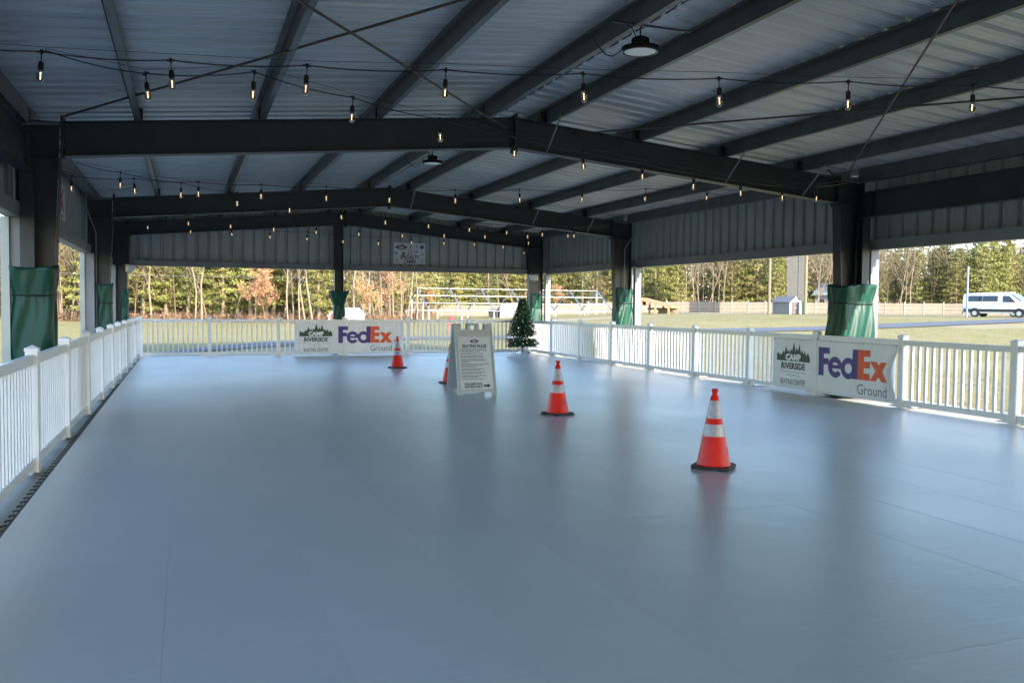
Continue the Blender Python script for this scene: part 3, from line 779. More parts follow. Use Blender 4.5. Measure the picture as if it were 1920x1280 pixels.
pput(text_mesh('SKATING RULES', .070, INKB, .003, .84), 0, .700)
rules = ['SKATERS ARE REQUIRED TO MAINTAIN A LOOKOUT AT ALL', 'TIMES OF OTHER SKATERS AND AVOID SKATING CARELESSLY', 'AS OTHER SKATERS MAY STOP AT ALL TIMES', None,
 'KEEP SKATING AREA FREE OF OBJECTS AT ALL TIMES', None, 'SAFETY HATS AND KNEE PADS ARE RECOMMENDED', 'THROUGH THE OPERATING HOURS OF THE CENTER', None,
 'BLADES MUST BE IN GOOD REPAIR, NO ROLLER SKATES', 'OR WHEELS UPON ENTRY AND REMAIN ON SKATES ONLY', 'OTHER SURFACES', None, 'SKATERS MUST MAINTAIN CONTROL AND AT A COMFORTABLE', 'SPEED TO AVOID AND REACT TO OTHER SKATERS', 'SKATING AND STOP AT ALL TIMES', None,
 'DO NOT SKATE WHILE HOLDING SKATERS AND OR', 'APPROPRIATE AGE MUST USE SKATING AIDS', None, 'AFTER A FALL SKATERS SHOULD GET UP AS SOON AS', 'POSSIBLE TO KEEP SAFE FOR OTHER SKATERS', None,
 'SKATERS SHOULD FOLLOW THE DIRECTION OF TRAVEL', 'AND ADJUST TO SKATING CROWDS', None, 'SKATE FUN AND MOST IMPORTANTLY HAVE FUN']
yy = .665
for s_ in rules:
    if s_ is None: yy -= .0125; continue
    me_ = text_mesh(s_, .0180, INK, .0007, .92, align='LEFT'); pput(me_, -pw*.90, yy); yy -= .0225
pput(text_mesh('ONE DIRECTION', .047, INK, .0022, .88), -.062, .068); pput(text_mesh('SKATING ONLY!', .047, INK, .0022, .88), -.058, .024)
put(poly_mesh([[(.125, .038), (.195, .038), (.195, .068), (.125, .068)], [(.195, .018), (.245, .053), (.195, .088)]], INK), 'arrow', po, -.01, .0, None, .0042)

# ------------------------------------------------------------------ signs in the building
sg = empty('camp_sign', (6.42, YE-.016, 2.70), 0, 'white rectangular SPECIALTY CAMPS sign with small sport icons on the far gable wall', 'sign')
m = MB(); m.box((-.49, -.008, 0), (.49, 0, .64)); m.build('sign_board', SIGNW, sg)
def sput(me, x, y, s=1., nm='lettering', lift=.0115): return put(me, nm, sg, x, y, None, lift, s=s)
sput(poly_mesh(tree_skyline(1, .40), INK), -.26, .475, .36, 'tree_emblem'); sput(text_mesh('CAMP', .165, SIGNW, .010), -.26, .487, .36, lift=.0125); sput(text_mesh('RIVERSIDE', .165, INK, .006), -.26, .425, .34)
sput(text_mesh('SPECIALTY', .150, LOGOG, .004, .80), 0, .155); sput(text_mesh('CAMPS', .150, LOGOG, .004, .80), .0, .022)
def disc(r, n=20): return [[(r*cos(2*pi*k/n), r*sin(2*pi*k/n)) for k in range(n)]]
sput(poly_mesh(disc(.06), BLUEP), .385, .515, 1, 'icon')
sput(poly_mesh([q for k in range(4) for q in ring(0, 0, .07, .04, R(45+90*k-24), R(45+90*k+24), 6)], INK), .015, .355, 1, 'icon')
def limbs(L, w): 
    out = []
    for (x0, y0), (x1, y1) in L:
        d = Vector((x1-x0, y1-y0)).normalized(); n = Vector((-d.y, d.x))*w/2
        out.append([(x0-n.x, y0-n.y), (x1-n.x, y1-n.y), (x1+n.x, y1+n.y), (x0+n.x, y0+n.y)])
    return out
def sport(x, y, L, w, mt, head=None):
    for i, p in enumerate(limbs(L, w)): sput(poly_mesh([p], mt), x, y, 1, 'icon', .0115+.0004*i)
    if head: sput(poly_mesh(disc(head[2], 10), mt), x+head[0], y+head[1], 1, 'icon', .0135)
sport(.035, .51, [((-.04, .035), (.045, .05)), ((.01, .04), (0, -.01)), ((0, -.01), (-.025, -.06)), ((.0, -.01), (.045, -.035))], .016, BLUEP, (.005, .05, .014))
sport(.215, .525, [((-.045, .03), (.03, -.02)), ((.0, .02), (.02, .05)), ((.03, -.02), (.05, -.03))], .016, LOGOG)
sport(.205, .36, [((-.07, .02), (.06, .0)), ((-.05, 0), (.05, -.01)), ((.0, .01), (.01, .045))], .016, BLUEP)
sport(.375, .30, [((-.05, -.03), (.06, -.03)), ((-.03, -.02), (.0, .03)), ((0, .03), (.02, .0))], .012, LOGOG, (.06, .02, .016))
sport(-.40, .30, [((-.03, .03), (.03, -.03))], .022, BLUEP, (-.025, .025, .03))
sput(poly_mesh(disc(.045, 16), LOGOG), -.19, .31, 1, 'icon')
sport(-.40, .11, [((-.04, .02), (.03, .03)), ((0, .03), (.0, -.03)), ((0, -.03), (.02, -.07))], .012, INK, (.01, .05, .012))
for a, b in ((-.03, .02), (.03, .0), (.0, -.04), (.0, .05)): sput(poly_mesh(disc(.014, 8), BLUEP if a else INK), .39+a, .08+b, 1, 'icon')

sg2 = empty('wall_sign', (XL-.045, 15.55, 2.86), pi/2, 'white rounded sign with a red figure on the left wall above the opening', 'sign')
m = MB(); m.prism([(-.0, 0), (1.42, 0), (1.42, .50), (1.36, .60), (.06, .60), (0, .50)], -.008, 0, 'y'); m.build('sign_board', SIGNW, sg2)
for i, p in enumerate(limbs([((.75, .52), (.95, .32)), ((.95, .32), (.80, .14)), ((.92, .36), (1.16, .54)), ((.94, .32), (1.16, .16))], .09)): put(poly_mesh([p], REDP), 'red_figure', sg2, 0, 0, None, .0115+.0004*i)
put(poly_mesh([[(.8, .03), (1.1, .03), (1.1, .08), (.8, .08)]], REDP), 'red_figure', sg2, 0, 0, None, .0115)

# ------------------------------------------------------------------ green vinyl covers tied round the columns
def wrap(x0, x1, y0, y1, ztop, zc, label, seed, flare=1.25, cinch=.88):
    r = random.Random(seed); cx, cy = (x0+x1)/2, (y0+y1)/2; hx, hy = (x1-x0)/2, (y1-y0)/2
    root = empty('column_cover', (cx, cy, 0), 0, label, 'column cover', 'green vinyl covers tied round the columns')
    m = MB(); nr, na = 46, 132; ph = [r.uniform(0, 6.28) for _ in range(6)]; idx = []
    cr = min(hx, hy)*.35
    def peri(t, hx=hx, hy=hy):
        "point and normal on a rounded rectangle, t in 0..1 by arc length"
        ax, ay = hx-cr, hy-cr; q = pi*cr/2; Lp = 4*ax+4*ay+4*q; s = t*Lp; c0 = [(ax, ay, 0), (-ax, ay, 90), (-ax, -ay, 180), (ax, -ay, 270)]
        legs = [2*ay, q, 2*ax, q, 2*ay, q, 2*ax, q]; st = 0
        for k, l in enumerate(legs):
            if s <= st+l or k == 7:
                f = (s-st)/l; break
            st += l
        if k == 0: return Vector((hx, -ay+2*ay*f)), Vector((1, 0))
        if k == 2: return Vector((ax-2*ax*f, hy)), Vector((0, 1))
        if k == 4: return Vector((-hx, ay-2*ay*f)), Vector((-1, 0))
        if k == 6: return Vector((-ax+2*ax*f, -hy)), Vector((0, -1))
        cx_, cy_, a0 = c0[(k-1)//2]; a = R(a0+90*f); n = Vector((cos(a), sin(a))); return Vector((cx_, cy_))+n*cr, n
    PE = [peri(i/na) for i in range(na)]; LP = 4*(hx+hy)
    for j in range(nr+1):
        t = j/nr; z = .02+(ztop-.02)*t; up = z > zc; q = (z-zc)/(ztop-zc) if up else (zc-z)/zc
        if up: s = cinch+(flare-cinch)*min(1, q)**.9
        else: s = cinch+(1.06-cinch)*min(1, q*3.0)**.6
        near = math.exp(-((z-zc)/.15)**2); row = []
        for i in range(na):
            p, n = PE[i]; L = LP*i/na; tw = (z-zc)
            k1 = round(LP/.16); k2 = round(LP/.09)
            f = .020*sin(2*pi*max(3, k1//2)*i/na+ph[0]+tw*(4.5 if up else -6.5))*(.35+.65*q if up else .55+.45*q)
            f += .009*abs(sin(pi*k2*i/na+ph[1]))*near
            f += .007*sin(2*pi*k1*i/na+ph[2]-tw*9)*(1-near*.5) - .010*near
            sc = p*s+n*f
            sag = .022*sin(2*pi*2*i/na+ph[4])*t**6
            row.append(len(m.v)); m.v.append((sc.x, sc.y, z+sag))
        idx.append(row)
    for a, b in zip(idx, idx[1:]):
        for i in range(na): m.f.append((a[i], a[(i+1) % na], b[(i+1) % na], b[i])); m.m.append(0)
    o = m.build('vinyl_sleeve', GREEN, root, smooth=True, fix=False)
    so_ = o.modifiers.new('thick', 'SOLIDIFY'); so_.thickness = .004
    st = MB(); pts = []
    for i in range(0, na+1, 3):
        p, n = PE[i % na]; q_ = p*cinch+n*.012; pts.append((q_.x, q_.y, zc+.008*sin(4*pi*i/na)))
    st.tube(pts, .010, 5, cap=False); st.build('tie_strap', BLACKP, root)
    return root
wrap(10.17, 10.84, YF[3]-.29, YF[3]+.16, 1.87, 1.56, 'green vinyl cover tied round the nearest column on the right, behind the banner', 1, 1.07, .94)
wrap(10.30, 10.75, YF[4]-.19, YF[4]+.19, 1.93, 1.55, 'green vinyl cover tied round the second column on the right side', 2, 1.02, .93)
wrap(10.28, 10.66, YF[5]-.17, YF[5]+.17, 1.83, 1.40, 'green vinyl cover tied round the far right corner column, behind the small decorated tree', 3, 1.02, .95)
wrap(-1.89, -1.47, YF[3]-.30, YF[3]+.18, 1.90, 1.56, 'dark green vinyl cover tied round the nearest column on the left', 4, 1.14, .99)
wrap(-1.66, -1.42, YF[4]-.18, YF[4]+.18, 1.86, 1.45, 'green vinyl cover tied round the second column on the left side', 6, 1.12, 1.0)
wrap(-1.62, -1.44, YF[5]-.17, YF[5]+.17, 1.80, 1.35, 'green vinyl cover tied round the far left corner column', 7, 1.1, .95)
wrap(4.08, 4.42, YF[5]-.17, YF[5]+.17, 1.86, 1.44, 'dark green flared vinyl cover on the slim column in the middle far end', 8, 1.62, .80)

# ------------------------------------------------------------------ flood lights, ceiling lights
FLD = mat('ivory_plastic', (.55, .52, .42), (.48, .45, .37), 5, .4)
def flood(loc, rz, label):
    root = empty('flood_light', loc, rz, label, 'flood light', 'flood lights on the far corner columns')
    m = MB(); m.hexa([(-.13, -.05, -.11), (.13, -.05, -.11), (.13, .0, -.11), (-.13, 0, -.11), (-.16, -.16, .09), (.16, -.16, .09), (.13, 0, .12), (-.13, 0, .12)]); o = m.build('housing', FLD, root); bev(o, .02, 3)
    m = MB(); m.hexa([(-.10, -.060, -.09), (.10, -.060, -.09), (.10, -.055, -.09), (-.10, -.055, -.09), (-.13, -.160, .07), (.13, -.160, .07), (.13, -.155, .07), (-.13, -.155, .07)]); m.build('lens', SIGNW, root)
    m = MB(); m.tube([(0, .0, .02), (0, .12, .08)], .02, 8); m.build('bracket', TRIM, root)
flood((-1.42, 25.75, 2.38), R(60), 'ivory flood light on the far left corner column')
flood((10.38, 25.70, 2.36), R(-45), 'ivory flood light on the far right corner column')
LENS = mat('frosted_lens', (.90, .92, .95), None, rough=.35)
def high_bay():
    root = empty('ceiling_light', (0, 0, 0))
    m = MB(); m.lathe([(.0, .052), (.10, .05), (.155, .012), (.168, -.002), (.168, -.016), (.150, -.016), (.148, -.004), (0, -.004)], 40); o = m.build('housing', BLACKP, root, smooth=True); smooth_by_angle(o, 30)
    for k in range(32):
        a = 2*pi*k/32; f = MB(); 
    f = MB()
    for k in range(32):
        a = 2*pi*k/32; Mx = Matrix.Rotation(a, 4, 'Z'); f.box((.10, -.003, .02), (.176, .003, .034), Mx); f.box((.03, -.002, .0535), (.085, .002, .11), Mx)
    f.build('cooling_fin', BLACKP, root)
    m = MB(); m.lathe([(.148, -.010), (.14, -.013), (.09, -.009), (.05, -.014), (.0, -.012)], 40); o = m.build('lens', LENS, root, smooth=True)
    m = MB(); m.lathe([(.0, .054), (.072, .054), (.075, .06), (.075, .115), (.06, .125), (0, .125)], 20); m.build('driver_box', BLACKP, root)
    m = MB(); m.tube([(0, 0, .12), (0, 0, .235)], .007, 6); m.tube([(-.30, 0, .24), (.55, 0, .24)], .012, 6); m.tube([(-.05, 0, .13), (-.09, 0, .2), (-.15, 0, .235)], .006, 5); m.build('hanger', BLACKP, root)
    c = MB(); pts = [(-.16, 0, .03)]+[(-.16-.34*t, 0, .03-.14*sin(pi*t)+.05*t) for t in (.2, .4, .6, .8, 1)]; c.tube(pts, .006, 5); c.build('power_cable', BLACKP, root)
    return root
hb = high_bay(); hb.location = (4.05, 7.42, 3.905); tag(hb, 'round black ceiling light with pale lens hanging from the ridge in the nearest bay', 'ceiling light', 'round ceiling lights under the ridge')
hb2 = copy_tree(hb); hb2.location = (4.03, 14.75, 3.93); tag(hb2, 'small looking round black ceiling light beyond the first cross beam', 'ceiling light', 'round ceiling lights under the ridge')

# ------------------------------------------------------------------ string lights
GLASS = bpy.data.materials.new('bulb_glass'); GLASS.use_nodes = True
_t = GLASS.node_tree; _p = _t.nodes['Principled BSDF']; _p.inputs['Base Color'].default_value = (1, .93, .82, 1); _p.inputs['Roughness'].default_value = .02; _p.inputs['Transmission Weight'].default_value = 1; _p.inputs['IOR'].default_value = 1.08
EMI = bpy.data.materials.new('glowing_filament'); EMI.use_nodes = True; _p = EMI.node_tree.nodes['Principled BSDF']; _p.inputs['Base Color'].default_value = (1, .6, .3, 1); _p.inputs['Emission Color'].default_value = (1, .70, .42, 1); _p.inputs['Emission Strength'].default_value = .5
m = MB(); m.box((-.028, -.006, -.008), (.028, .006, .004)); m.lathe([(.010, .012), (.012, -.01), (.004, -.02), (.003, -.062), (.013, -.066), (.0165, -.075), (.0175, -.118), (.015, -.122), (0, -.122)], 10)
SOCK = m.mesh('socket', BLACKP, smooth=False)
m = MB(); m.lathe([(.012, -.120), (.020, -.138), (.0235, -.160), (.021, -.182), (.012, -.196), (0, -.200)], 12); BULB = m.mesh('bulb', GLASS, smooth=True)
m = MB(); m.tube([(0, 0, -.138), (0, 0, -.182)], .0036, 6); m.box((-.006, -.002, -.134), (.006, .002, -.1385)); FIL = m.mesh('filament', EMI)
def string(P, label, ends=True, messenger=True):
    P = [Vector(p) for p in P]; root = empty('string_lights', P[0], 0, label, 'string lights', 'strings of clear bulbs under the roof')
    m = MB(); pts = []
    for a, b in zip(P, P[1:]):
        for k in range(6): t = k/6; pts.append(a.lerp(b, t)-P[0]-Vector((0, 0, .022*4*t*(1-t))))
    pts.append(P[-1]-P[0]); m.tube(pts, .0045, 4)
    if messenger: m.tube([P[0]-P[0]+Vector((0, 0, .012))]+[p-P[0]+Vector((0, 0, .03+.012*((i % 2)))) for i, p in enumerate(P[1:-1])]+[P[-1]-P[0]+Vector((0, 0, .012))], .0022, 3)
    m.build('cable', BLACKP, root, fix=False)
    for p in P[1:-1]:
        s = link('socket', SOCK, root, p-P[0]); s.rotation_euler = (rnd.gauss(0, .05), rnd.gauss(0, .07), rnd.uniform(0, 3)); link('bulb', BULB, s); link('filament', FIL, s)
    return root
Z = 3.1
def zs(L, z=Z): return [onz(x, y, z) for x, y in L]
s1 = zs([(78, 97), (320, 113), (576, 123), (836, 131), (1093, 138), (1348, 147), (1591, 153), (1825, 160)])
string([Vector((-1.85, 6.6, 3.14))]+s1+[Vector((6.3, 4.6, 3.12)), ], 'string of clear bulbs crossing the whole nearest bay just above head of the frame')
s2 = zs([(273, 138), (477, 135), (662, 183), (824, 223), (966, 257), (1092, 284), (1204, 305), (1301, 325), (1388, 338), (1467, 348), (1532, 350)])
string([s1[0]+Vector((.02, .0, .01))]+s2+[Vector((8.9, 9.9, 3.3))], 'string of clear bulbs running diagonally across to the first cross beam')
s4 = [onY(x, y, 12.4) for x, y in [(135, 330), (251, 335), (372, 341), (490, 346), (612, 350), (731, 354), (853, 356), (974, 355), (1092, 355), (1211, 354), (1327, 353)]]
string([Vector((-1.8, 12.4, 3.2))]+s4+[s4[-1]+Vector((.9, 0, .05))], 'string of clear bulbs straight across just beyond the first cross beam')
s3 = zs([(226, 323), (340, 343), (445, 361), (543, 375), (638, 389), (723, 400), (803, 408), (881, 415), (951, 421), (1017, 425), (1076, 428)])
string([onz(142, 304, 3.1)]+s3+[s3[-1]+Vector((.9, .15, .1))], 'string of clear bulbs slanting away to the right between the first and second cross beams')
s5 = [onY(x, y, 17.8) for x, y in [(353, 403), (433, 409), (513, 415), (593, 420), (674, 424), (754, 427), (831, 428), (910, 430), (988, 430), (1064, 429)]]
string([s5[0]-Vector((.95, 0, -.05))]+s5+[s5[-1]+Vector((.9, 0, .05))], 'string of clear bulbs straight across in front of the second cross beam')
s6 = [onY(x, y, 20.6) for x, y in [(277, 413), (357, 421), (433, 426), (506, 431), (576, 435), (644, 440), (709, 444), (771, 442), (831, 444), (889, 446), (943, 451), (992, 444)]]
string([s6[0]-Vector((.8, 0, -.05))]+s6+[s6[-1]+Vector((.7, 0, .1))], 'string of clear bulbs sagging across the far bay in front of the gable wall')
q = onY(982, 470, 24.8); string([Vector((9.2, 24.8, 3.3)), q+Vector((0, 0, .09)), Vector((q.x+.02, 24.8, q.z+.11))], 'single clear bulb dangling beside the far right corner column', messenger=False)

# ------------------------------------------------------------------ artificial christmas tree
ct = onY(979, 656, 24.72)
tr = empty('christmas_tree', (ct.x, ct.y, 0), 0, 'small artificial green christmas tree on a metal stand in the far right corner', 'christmas tree')
TH = 1.68; m = MB(); m.tube([(0, 0, .03), (0, 0, TH-.1)], .018, 6); m.build('trunk', ROD, tr)
for k in range(4):
    a = k*pi/2+.5; m = MB(); m.tube([(0, 0, .20), (.06*cos(a), .06*sin(a), .17), (.25*cos(a), .25*sin(a), .08), (.36*cos(a), .36*sin(a), .006)], .008, 5); m.build('stand_leg', BLACKP, tr)
XMAS = mat('artificial_needles', (.018, .065, .03), (.04, .11, .05), 14, .45)
m = MB(); r = random.Random(12)
for j in range(44):
    z = .27+(TH-.33)*j/43; L = .49*(1-(z-.2)/(TH-.17))**.85+.045; nb = 13
    for k in range(nb):
        a = 2.4*j+2*pi*k/nb+r.uniform(-.15, .15); l = L*r.uniform(.75, 1.08); dr = -.10 if z < .5 else .0
        for t in [x/9 for x in range(2, 10)]:
            c = Vector((l*t*cos(a), l*t*sin(a), z+dr*t+.10*l*t+r.uniform(-.012, .012)))
            for _ in range(4):
                u = Vector((r.gauss(0, 1), r.gauss(0, 1), r.gauss(0, .7)+.2)).normalized()*.06; v = u.cross(Vector((r.gauss(0, 1), r.gauss(0, 1), r.gauss(0, 1)))).normalized()*.011
                m.face([c-v, c+u*.5-v*1.2, c+u, c+v])
m.build('branches', XMAS, tr, fix=False)
XL_M = bpy.data.materials.new('tiny_bulb'); XL_M.use_nodes = True; _p = XL_M.node_tree.nodes['Principled BSDF']; _p.inputs['Base Color'].default_value = (.9, .85, .75, 1); _p.inputs['Emission Color'].default_value = (1, .85, .65, 1); _p.inputs['Emission Strength'].default_value = .5
m = MB()
for k in range(120):
    z = r.uniform(.3, TH-.08); L = .44*(1-(z-.2)/(TH-.17))**.9+.03; a = r.uniform(0, 2*pi); l = L*r.uniform(.82, 1.0)
    m.tube([(l*cos(a), l*sin(a), z), (l*cos(a)+.004, l*sin(a), z+.014)], .0055, 4)
tag(m.build('fairy_lights', XL_M, tr, fix=False), kind='stuff')
m = MB(); m.box((.10, .05, .001), (.32, .16, .09)); o = m.build('white_box', SIGNW, None, (ct.x, ct.y+.12, 0)); bev(o, .015, 2); tag(o, 'small white plastic box on the floor behind the christmas tree stand', 'box')
# ------------------------------------------------------------------ the field and what stands on it
WHT = mat('white_painted_pipe', (.58, .58, .57), (.52, .52, .51), 3, .5)
GPIPE = mat('galvanised_pipe', (.20, .235, .31), (.17, .20, .27), 3, .45, metal=.2)
CEDAR = mat('weathered_cedar', (.22, .165, .12), (.28, .215, .16), 2.5, .85, vary=.08)
CEDARG = mat('grey_weathered_wood', (.28, .25, .21), (.36, .32, .27), 3, .85)
PINEW = mat('new_pine_timber', (.34, .19, .09), (.42, .24, .12), 3, .75)
SHGREY = mat('shed_siding', (.17, .168, .16), (.20, .197, .185), 3, .6)
SHROOF = mat('shingle_roof', (.10, .105, .12), (.14, .145, .16), 5, .9, bump=.3)
SHDOOR = mat('shed_door', (.10, .085, .075), (.12, .10, .09), 3, .6)
WHITE = mat('white_paint', (.74, .74, .72), (.70, .70, .68), 2, .5)
REDW = mat('barn_red_paint', (.38, .045, .04), (.44, .06, .05), 2, .6)
GLD = mat('dark_glass', (.02, .025, .03), None, rough=.08, spec=.7)
POLE = mat('utility_pole_wood', (.17, .14, .09), (.22, .18, .12), 6, .9, stretch=(1, 1, .1))
def viewrot(px): d = ray(px, 575); return math.atan2(d.y, d.x)-pi/2   # local -y faces the camera
# white pipe frame of a barn-like tent
A = far(804, 100); Bp = far(1150, 110)
dx = Vector((Bp.x-A.x, Bp.y-A.y)); LT = dx.length; ra = math.atan2(dx.y, dx.x)
tf = empty('tent_frame', (A.x, A.y, min(A.z, Bp.z)), ra, 'white pipe skeleton of a long gabled tent standing out on the field', 'tent frame')
WT, EH, RH = 8.6, 1.08, 3.72; nb = 6
for k in range(nb+1):
    x = LT*k/nb; x = x
    for y, h in ((0, EH), (WT, EH)):
        m = MB(); m.tube([(x, y, -.4), (x, y, h)], .075, 6); m.build('post', WHT, tf)
    if k in (0, nb):
        for y, h in ((WT/2, RH), (WT*.25, EH+(RH-EH)*.5), (WT*.75, EH+(RH-EH)*.5)):
            m = MB(); m.tube([(x, y, -.4), (x, y, h)], .09, 6); m.build('post', WHT, tf)
    for y0 in (0, WT):
        m = MB(); m.tube([(x, y0, EH), (x, WT/2, RH)], .085, 6); m.build('rafter_pipe', GPIPE, tf)
for y, z in ((0, EH), (WT, EH), (WT/2, RH), (WT/6, EH+(RH-EH)/3), (WT/3, EH+(RH-EH)*2/3), (WT*5/6, EH+(RH-EH)/3), (WT*2/3, EH+(RH-EH)*2/3)):
    m = MB(); m.tube([(-.1, y, z), (LT+.1, y, z)], .034, 6); m.build('ridge_pipe', WHT, tf)
# wooden fence along the far side
def wood_fence(p0, p1, label, grey=()):
    d = Vector((p1.x-p0.x, p1.y-p0.y)); L = d.length; n = int(round(L/2.44)); a = math.atan2(d.y, d.x); w_ = L/n
    root = empty('wooden_fence', (p0.x, p0.y, 0), a, label, 'fence')
    m = MB()
    for i in range(16):
        x0 = .06+(w_-.12)*i/16; m.box((x0+.006, -.012-.006*(i % 2), .05), (x0+(w_-.12)/16-.006, .008, 1.62))
    pm = m.mesh('board_panel', CEDAR)
    m = MB(); 
    for z in (.35, .85, 1.45): m.box((.05, -.055, z), (w_-.05, -.020, z+.09))
    rm = m.mesh('rail', CEDARG)
    m = MB(); m.box((-.07, -.085, -.3), (.07, .05, 1.86)); om = m.mesh('post', CEDARG)
    for k in range(n+1):
        x = w_*k; q = p0+Vector((cos(a), sin(a), 0))*x; g = G(q.x, q.y)
        link('post', om, root, (x, 0, g))
        if k < n: link('board_panel', pm, root, (x, 0, g+rnd.uniform(-.03, .03))); link('rail', rm, root, (x, 0, g))
    return root
f0, f1, f2, f3 = far(765, 128), far(1250, 132), far(1660, 126), far(2080, 118)
wood_fence(f0, f1, 'pale board fence behind the white pipe frame, running left from the wooden lean-to')
wood_fence(f1, f2, 'pale board fence behind the grey shed and utility poles')
wood_fence(f2, f3, 'pale board fence at the right behind the white van and metal pole')
# lean-to
P = far(1181, 106); ra = viewrot(1225)
ln = empty('lean_to', P, ra+R(-18), 'open timber lean-to with one sloping roof in front of the board fence', 'shelter')
m = MB(); m.prism([(1.0, 1.75), (5.2, .78), (5.2, 1.0), (1.0, 2.02)], -.1, 3.4, 'y'); m.build('roof', PINEW, ln)
for x, h in ((1.45, 1.63), (3.2, 1.22), (4.85, .83)):
    for y in (0, 3.2):
        m = MB(); m.box((x-.11, y-.11, -.4), (x+.11, y+.11, h)); m.build('post', PINEW, ln)
m = MB(); m.tube([(2.1, -.02, 1.0), (2.6, -.02, 1.34)], .06, 4); m.build('brace', PINEW, ln)
m = MB(); m.box((2.6, 3.0, -.3), (4.5, 3.06, .75)); m.build('back_board', POLE, ln)
m = MB(); m.box((-.6, .3, 1.1), (.99, 3.2, 1.85)); m.box((1.2, 3.1, .55), (4.9, 3.3, .80)); m.build('interior_shade', mat('interior_shade_dark', (.05, .03, .02), None), ln)  # near-black boxes stand in for the shade under the roof and inside
for i in range(6):
    m = MB(); m.box((-.5+.25*i, .2, -.3), (-.42+.25*i, .26, 1.09)); m.build('slat', PINEW, ln)
# grey garden shed
P = far(1481, 104); sr = viewrot(1480)
sh = empty('garden_shed', (P.x, P.y, P.z-.05), sr, 'small grey garden shed with tan double doors beside the utility poles', 'shed')
# local: front face with doors turned to the right of the view
def shed(root, W, D, H, RHs, wallm, roofm, trim):
    m = MB(); m.box((0, 0, -.3), (W, D, H)); m.build('wall', wallm, root)
    m = MB(); m.prism([(0, H+.001), (W, H+.001), (W/2, RHs)], -.02, D+.02, 'y'); m.build('gable', trim, root)
    m = MB(); o = .18
    for s in (-1, 1):
        xc = W/2; xe = W/2+s*(W/2+o); ze = H-.10
        m.hexa([(xc, -.15, RHs), (xe, -.15, ze), (xe, D+.15, ze), (xc, D+.15, RHs), (xc, -.15, RHs+.08), (xe, -.15, ze+.08), (xe, D+.15, ze+.08), (xc, D+.15, RHs+.08)])
    return m.build('roof', roofm, root)
sh.rotation_euler = (0, 0, sr+R(52)); sh.scale = (.8, .8, .92)
shed(sh, 2.6, 3.2, 1.65, 2.35, SHGREY, SHROOF, WHITE)
for x in (.52, 1.31):
    m = MB(); m.box((x, -.05, .02), (x+.77, -.005, 1.58)); d = m.build('door', SHDOOR, sh); h = MB(); h.box((1.24 if x < 1 else 1.34, -.09, .8), (1.27 if x < 1 else 1.37, -.051, .95)); h.build('handle', WHITE, d)
m = MB(); m.box((-.02, -.03, -.2), (.10, .09, 1.65)); m.box((2.50, -.03, -.2), (2.62, .09, 1.65)); m.build('corner_trim', WHITE, sh)
# white shed behind the tree
P = far(938, 112); wsr = viewrot(965)
ws = empty('storage_shed', (P.x, P.y, P.z-.2), wsr, 'plain white storage shed on the field, seen behind the small christmas tree', 'shed')
shed(ws, 3.6, 3.2, 1.75, 2.05, WHITE, WHITE, WHITE)
m = MB(); m.box((1.2, -.04, 0), (2.4, -.005, 1.6)); m.build('door', mat('door_white', (.66, .66, .65), None), ws)
# small dark trailer beside it
P = far(916, 113); tl = empty('field_trailer', (P.x, P.y, P.z), viewrot(925), 'small dark trailer parked beside the white storage shed', 'trailer')
m = MB(); m.box((0, 0, .35), (1.5, 1.2, 1.1)); o = m.build('body', GLD, tl); bev(o, .08)
for x in (.35, 1.15):
    m = MB(); m.tube([(x, -.05, .3), (x, .12, .3)], .3, 14); m.build('wheel', BLACK, tl)
# red and white playhouse
P = far(617, 68); ph = empty('playhouse', (P.x, P.y, G(P.x, P.y)), viewrot(640)+R(0), 'little red and white playhouse with grey roof behind the far banner', 'playhouse')
m = MB(); m.box((0, .0, -.2), (1.2, 1.5, .9)); m.box((1.0, -.9, -.2), (2.65, 1.6, .895)); m.build('wall', REDW, ph)
m = MB(); m.prism([(-.12, .86), (.52, 1.5), (1.16, .86), (1.06, .82), (.52, 1.36), (-.06, .82)], -.04, 0, 'y'); m.build('gable_trim', WHITE, ph)
m = MB(); m.prism([(0, .9), (1.04, .9), (.52, 1.42)], 0.01, 1.5, 'y'); m.build('gable', REDW, ph)
m = MB(); m.hexa([(.55, .02, 1.48), (2.35, .02, 1.48), (2.80, -1.0, .93), (1.1, -1.0, .93), (.55, 1.6, 1.52), (2.35, 1.6, 1.52), (2.80, -1.0, .98), (1.1, -1.0, .98)]); m.build('roof', mat('grey_shingle', (.24, .25, .27), (.29, .30, .32), 6, .9), ph)
m = MB(); m.box((1.10, -.945, .02), (2.66, -.905, .90)); m.build('front_wall', WHITE, ph)
for x in (1.30, 1.66):
    m = MB(); m.box((x, -.965, .28), (x+.16, -.948, .75)); w_ = m.build('window', GLD, ph); m = MB(); m.box((x-.0, -.972, .50), (x+.16, -.966, .53)); m.box((x+.07, -.972, .2805), (x+.09, -.9661, .7495)); m.build('muntin', WHITE, w_)
m = MB(); m.box((1.98, -.965, .02), (2.02, -.948, .85)); m.build('door_edge', SHDOOR, ph)
m = MB(); m.box((1.12, -1.10, .10), (1.62, -.966, .22)); m.build('flower_box', REDW, ph)
m = MB(); m.box((-.06, -.05, -.2), (.05, .02, .86)); m.box((1.0, -1.02, -.2), (1.09, -.91, .92)); m.box((2.60, -1.0, -.2), (2.70, -.906, .92)); m.build('corner_post', WHITE, ph)
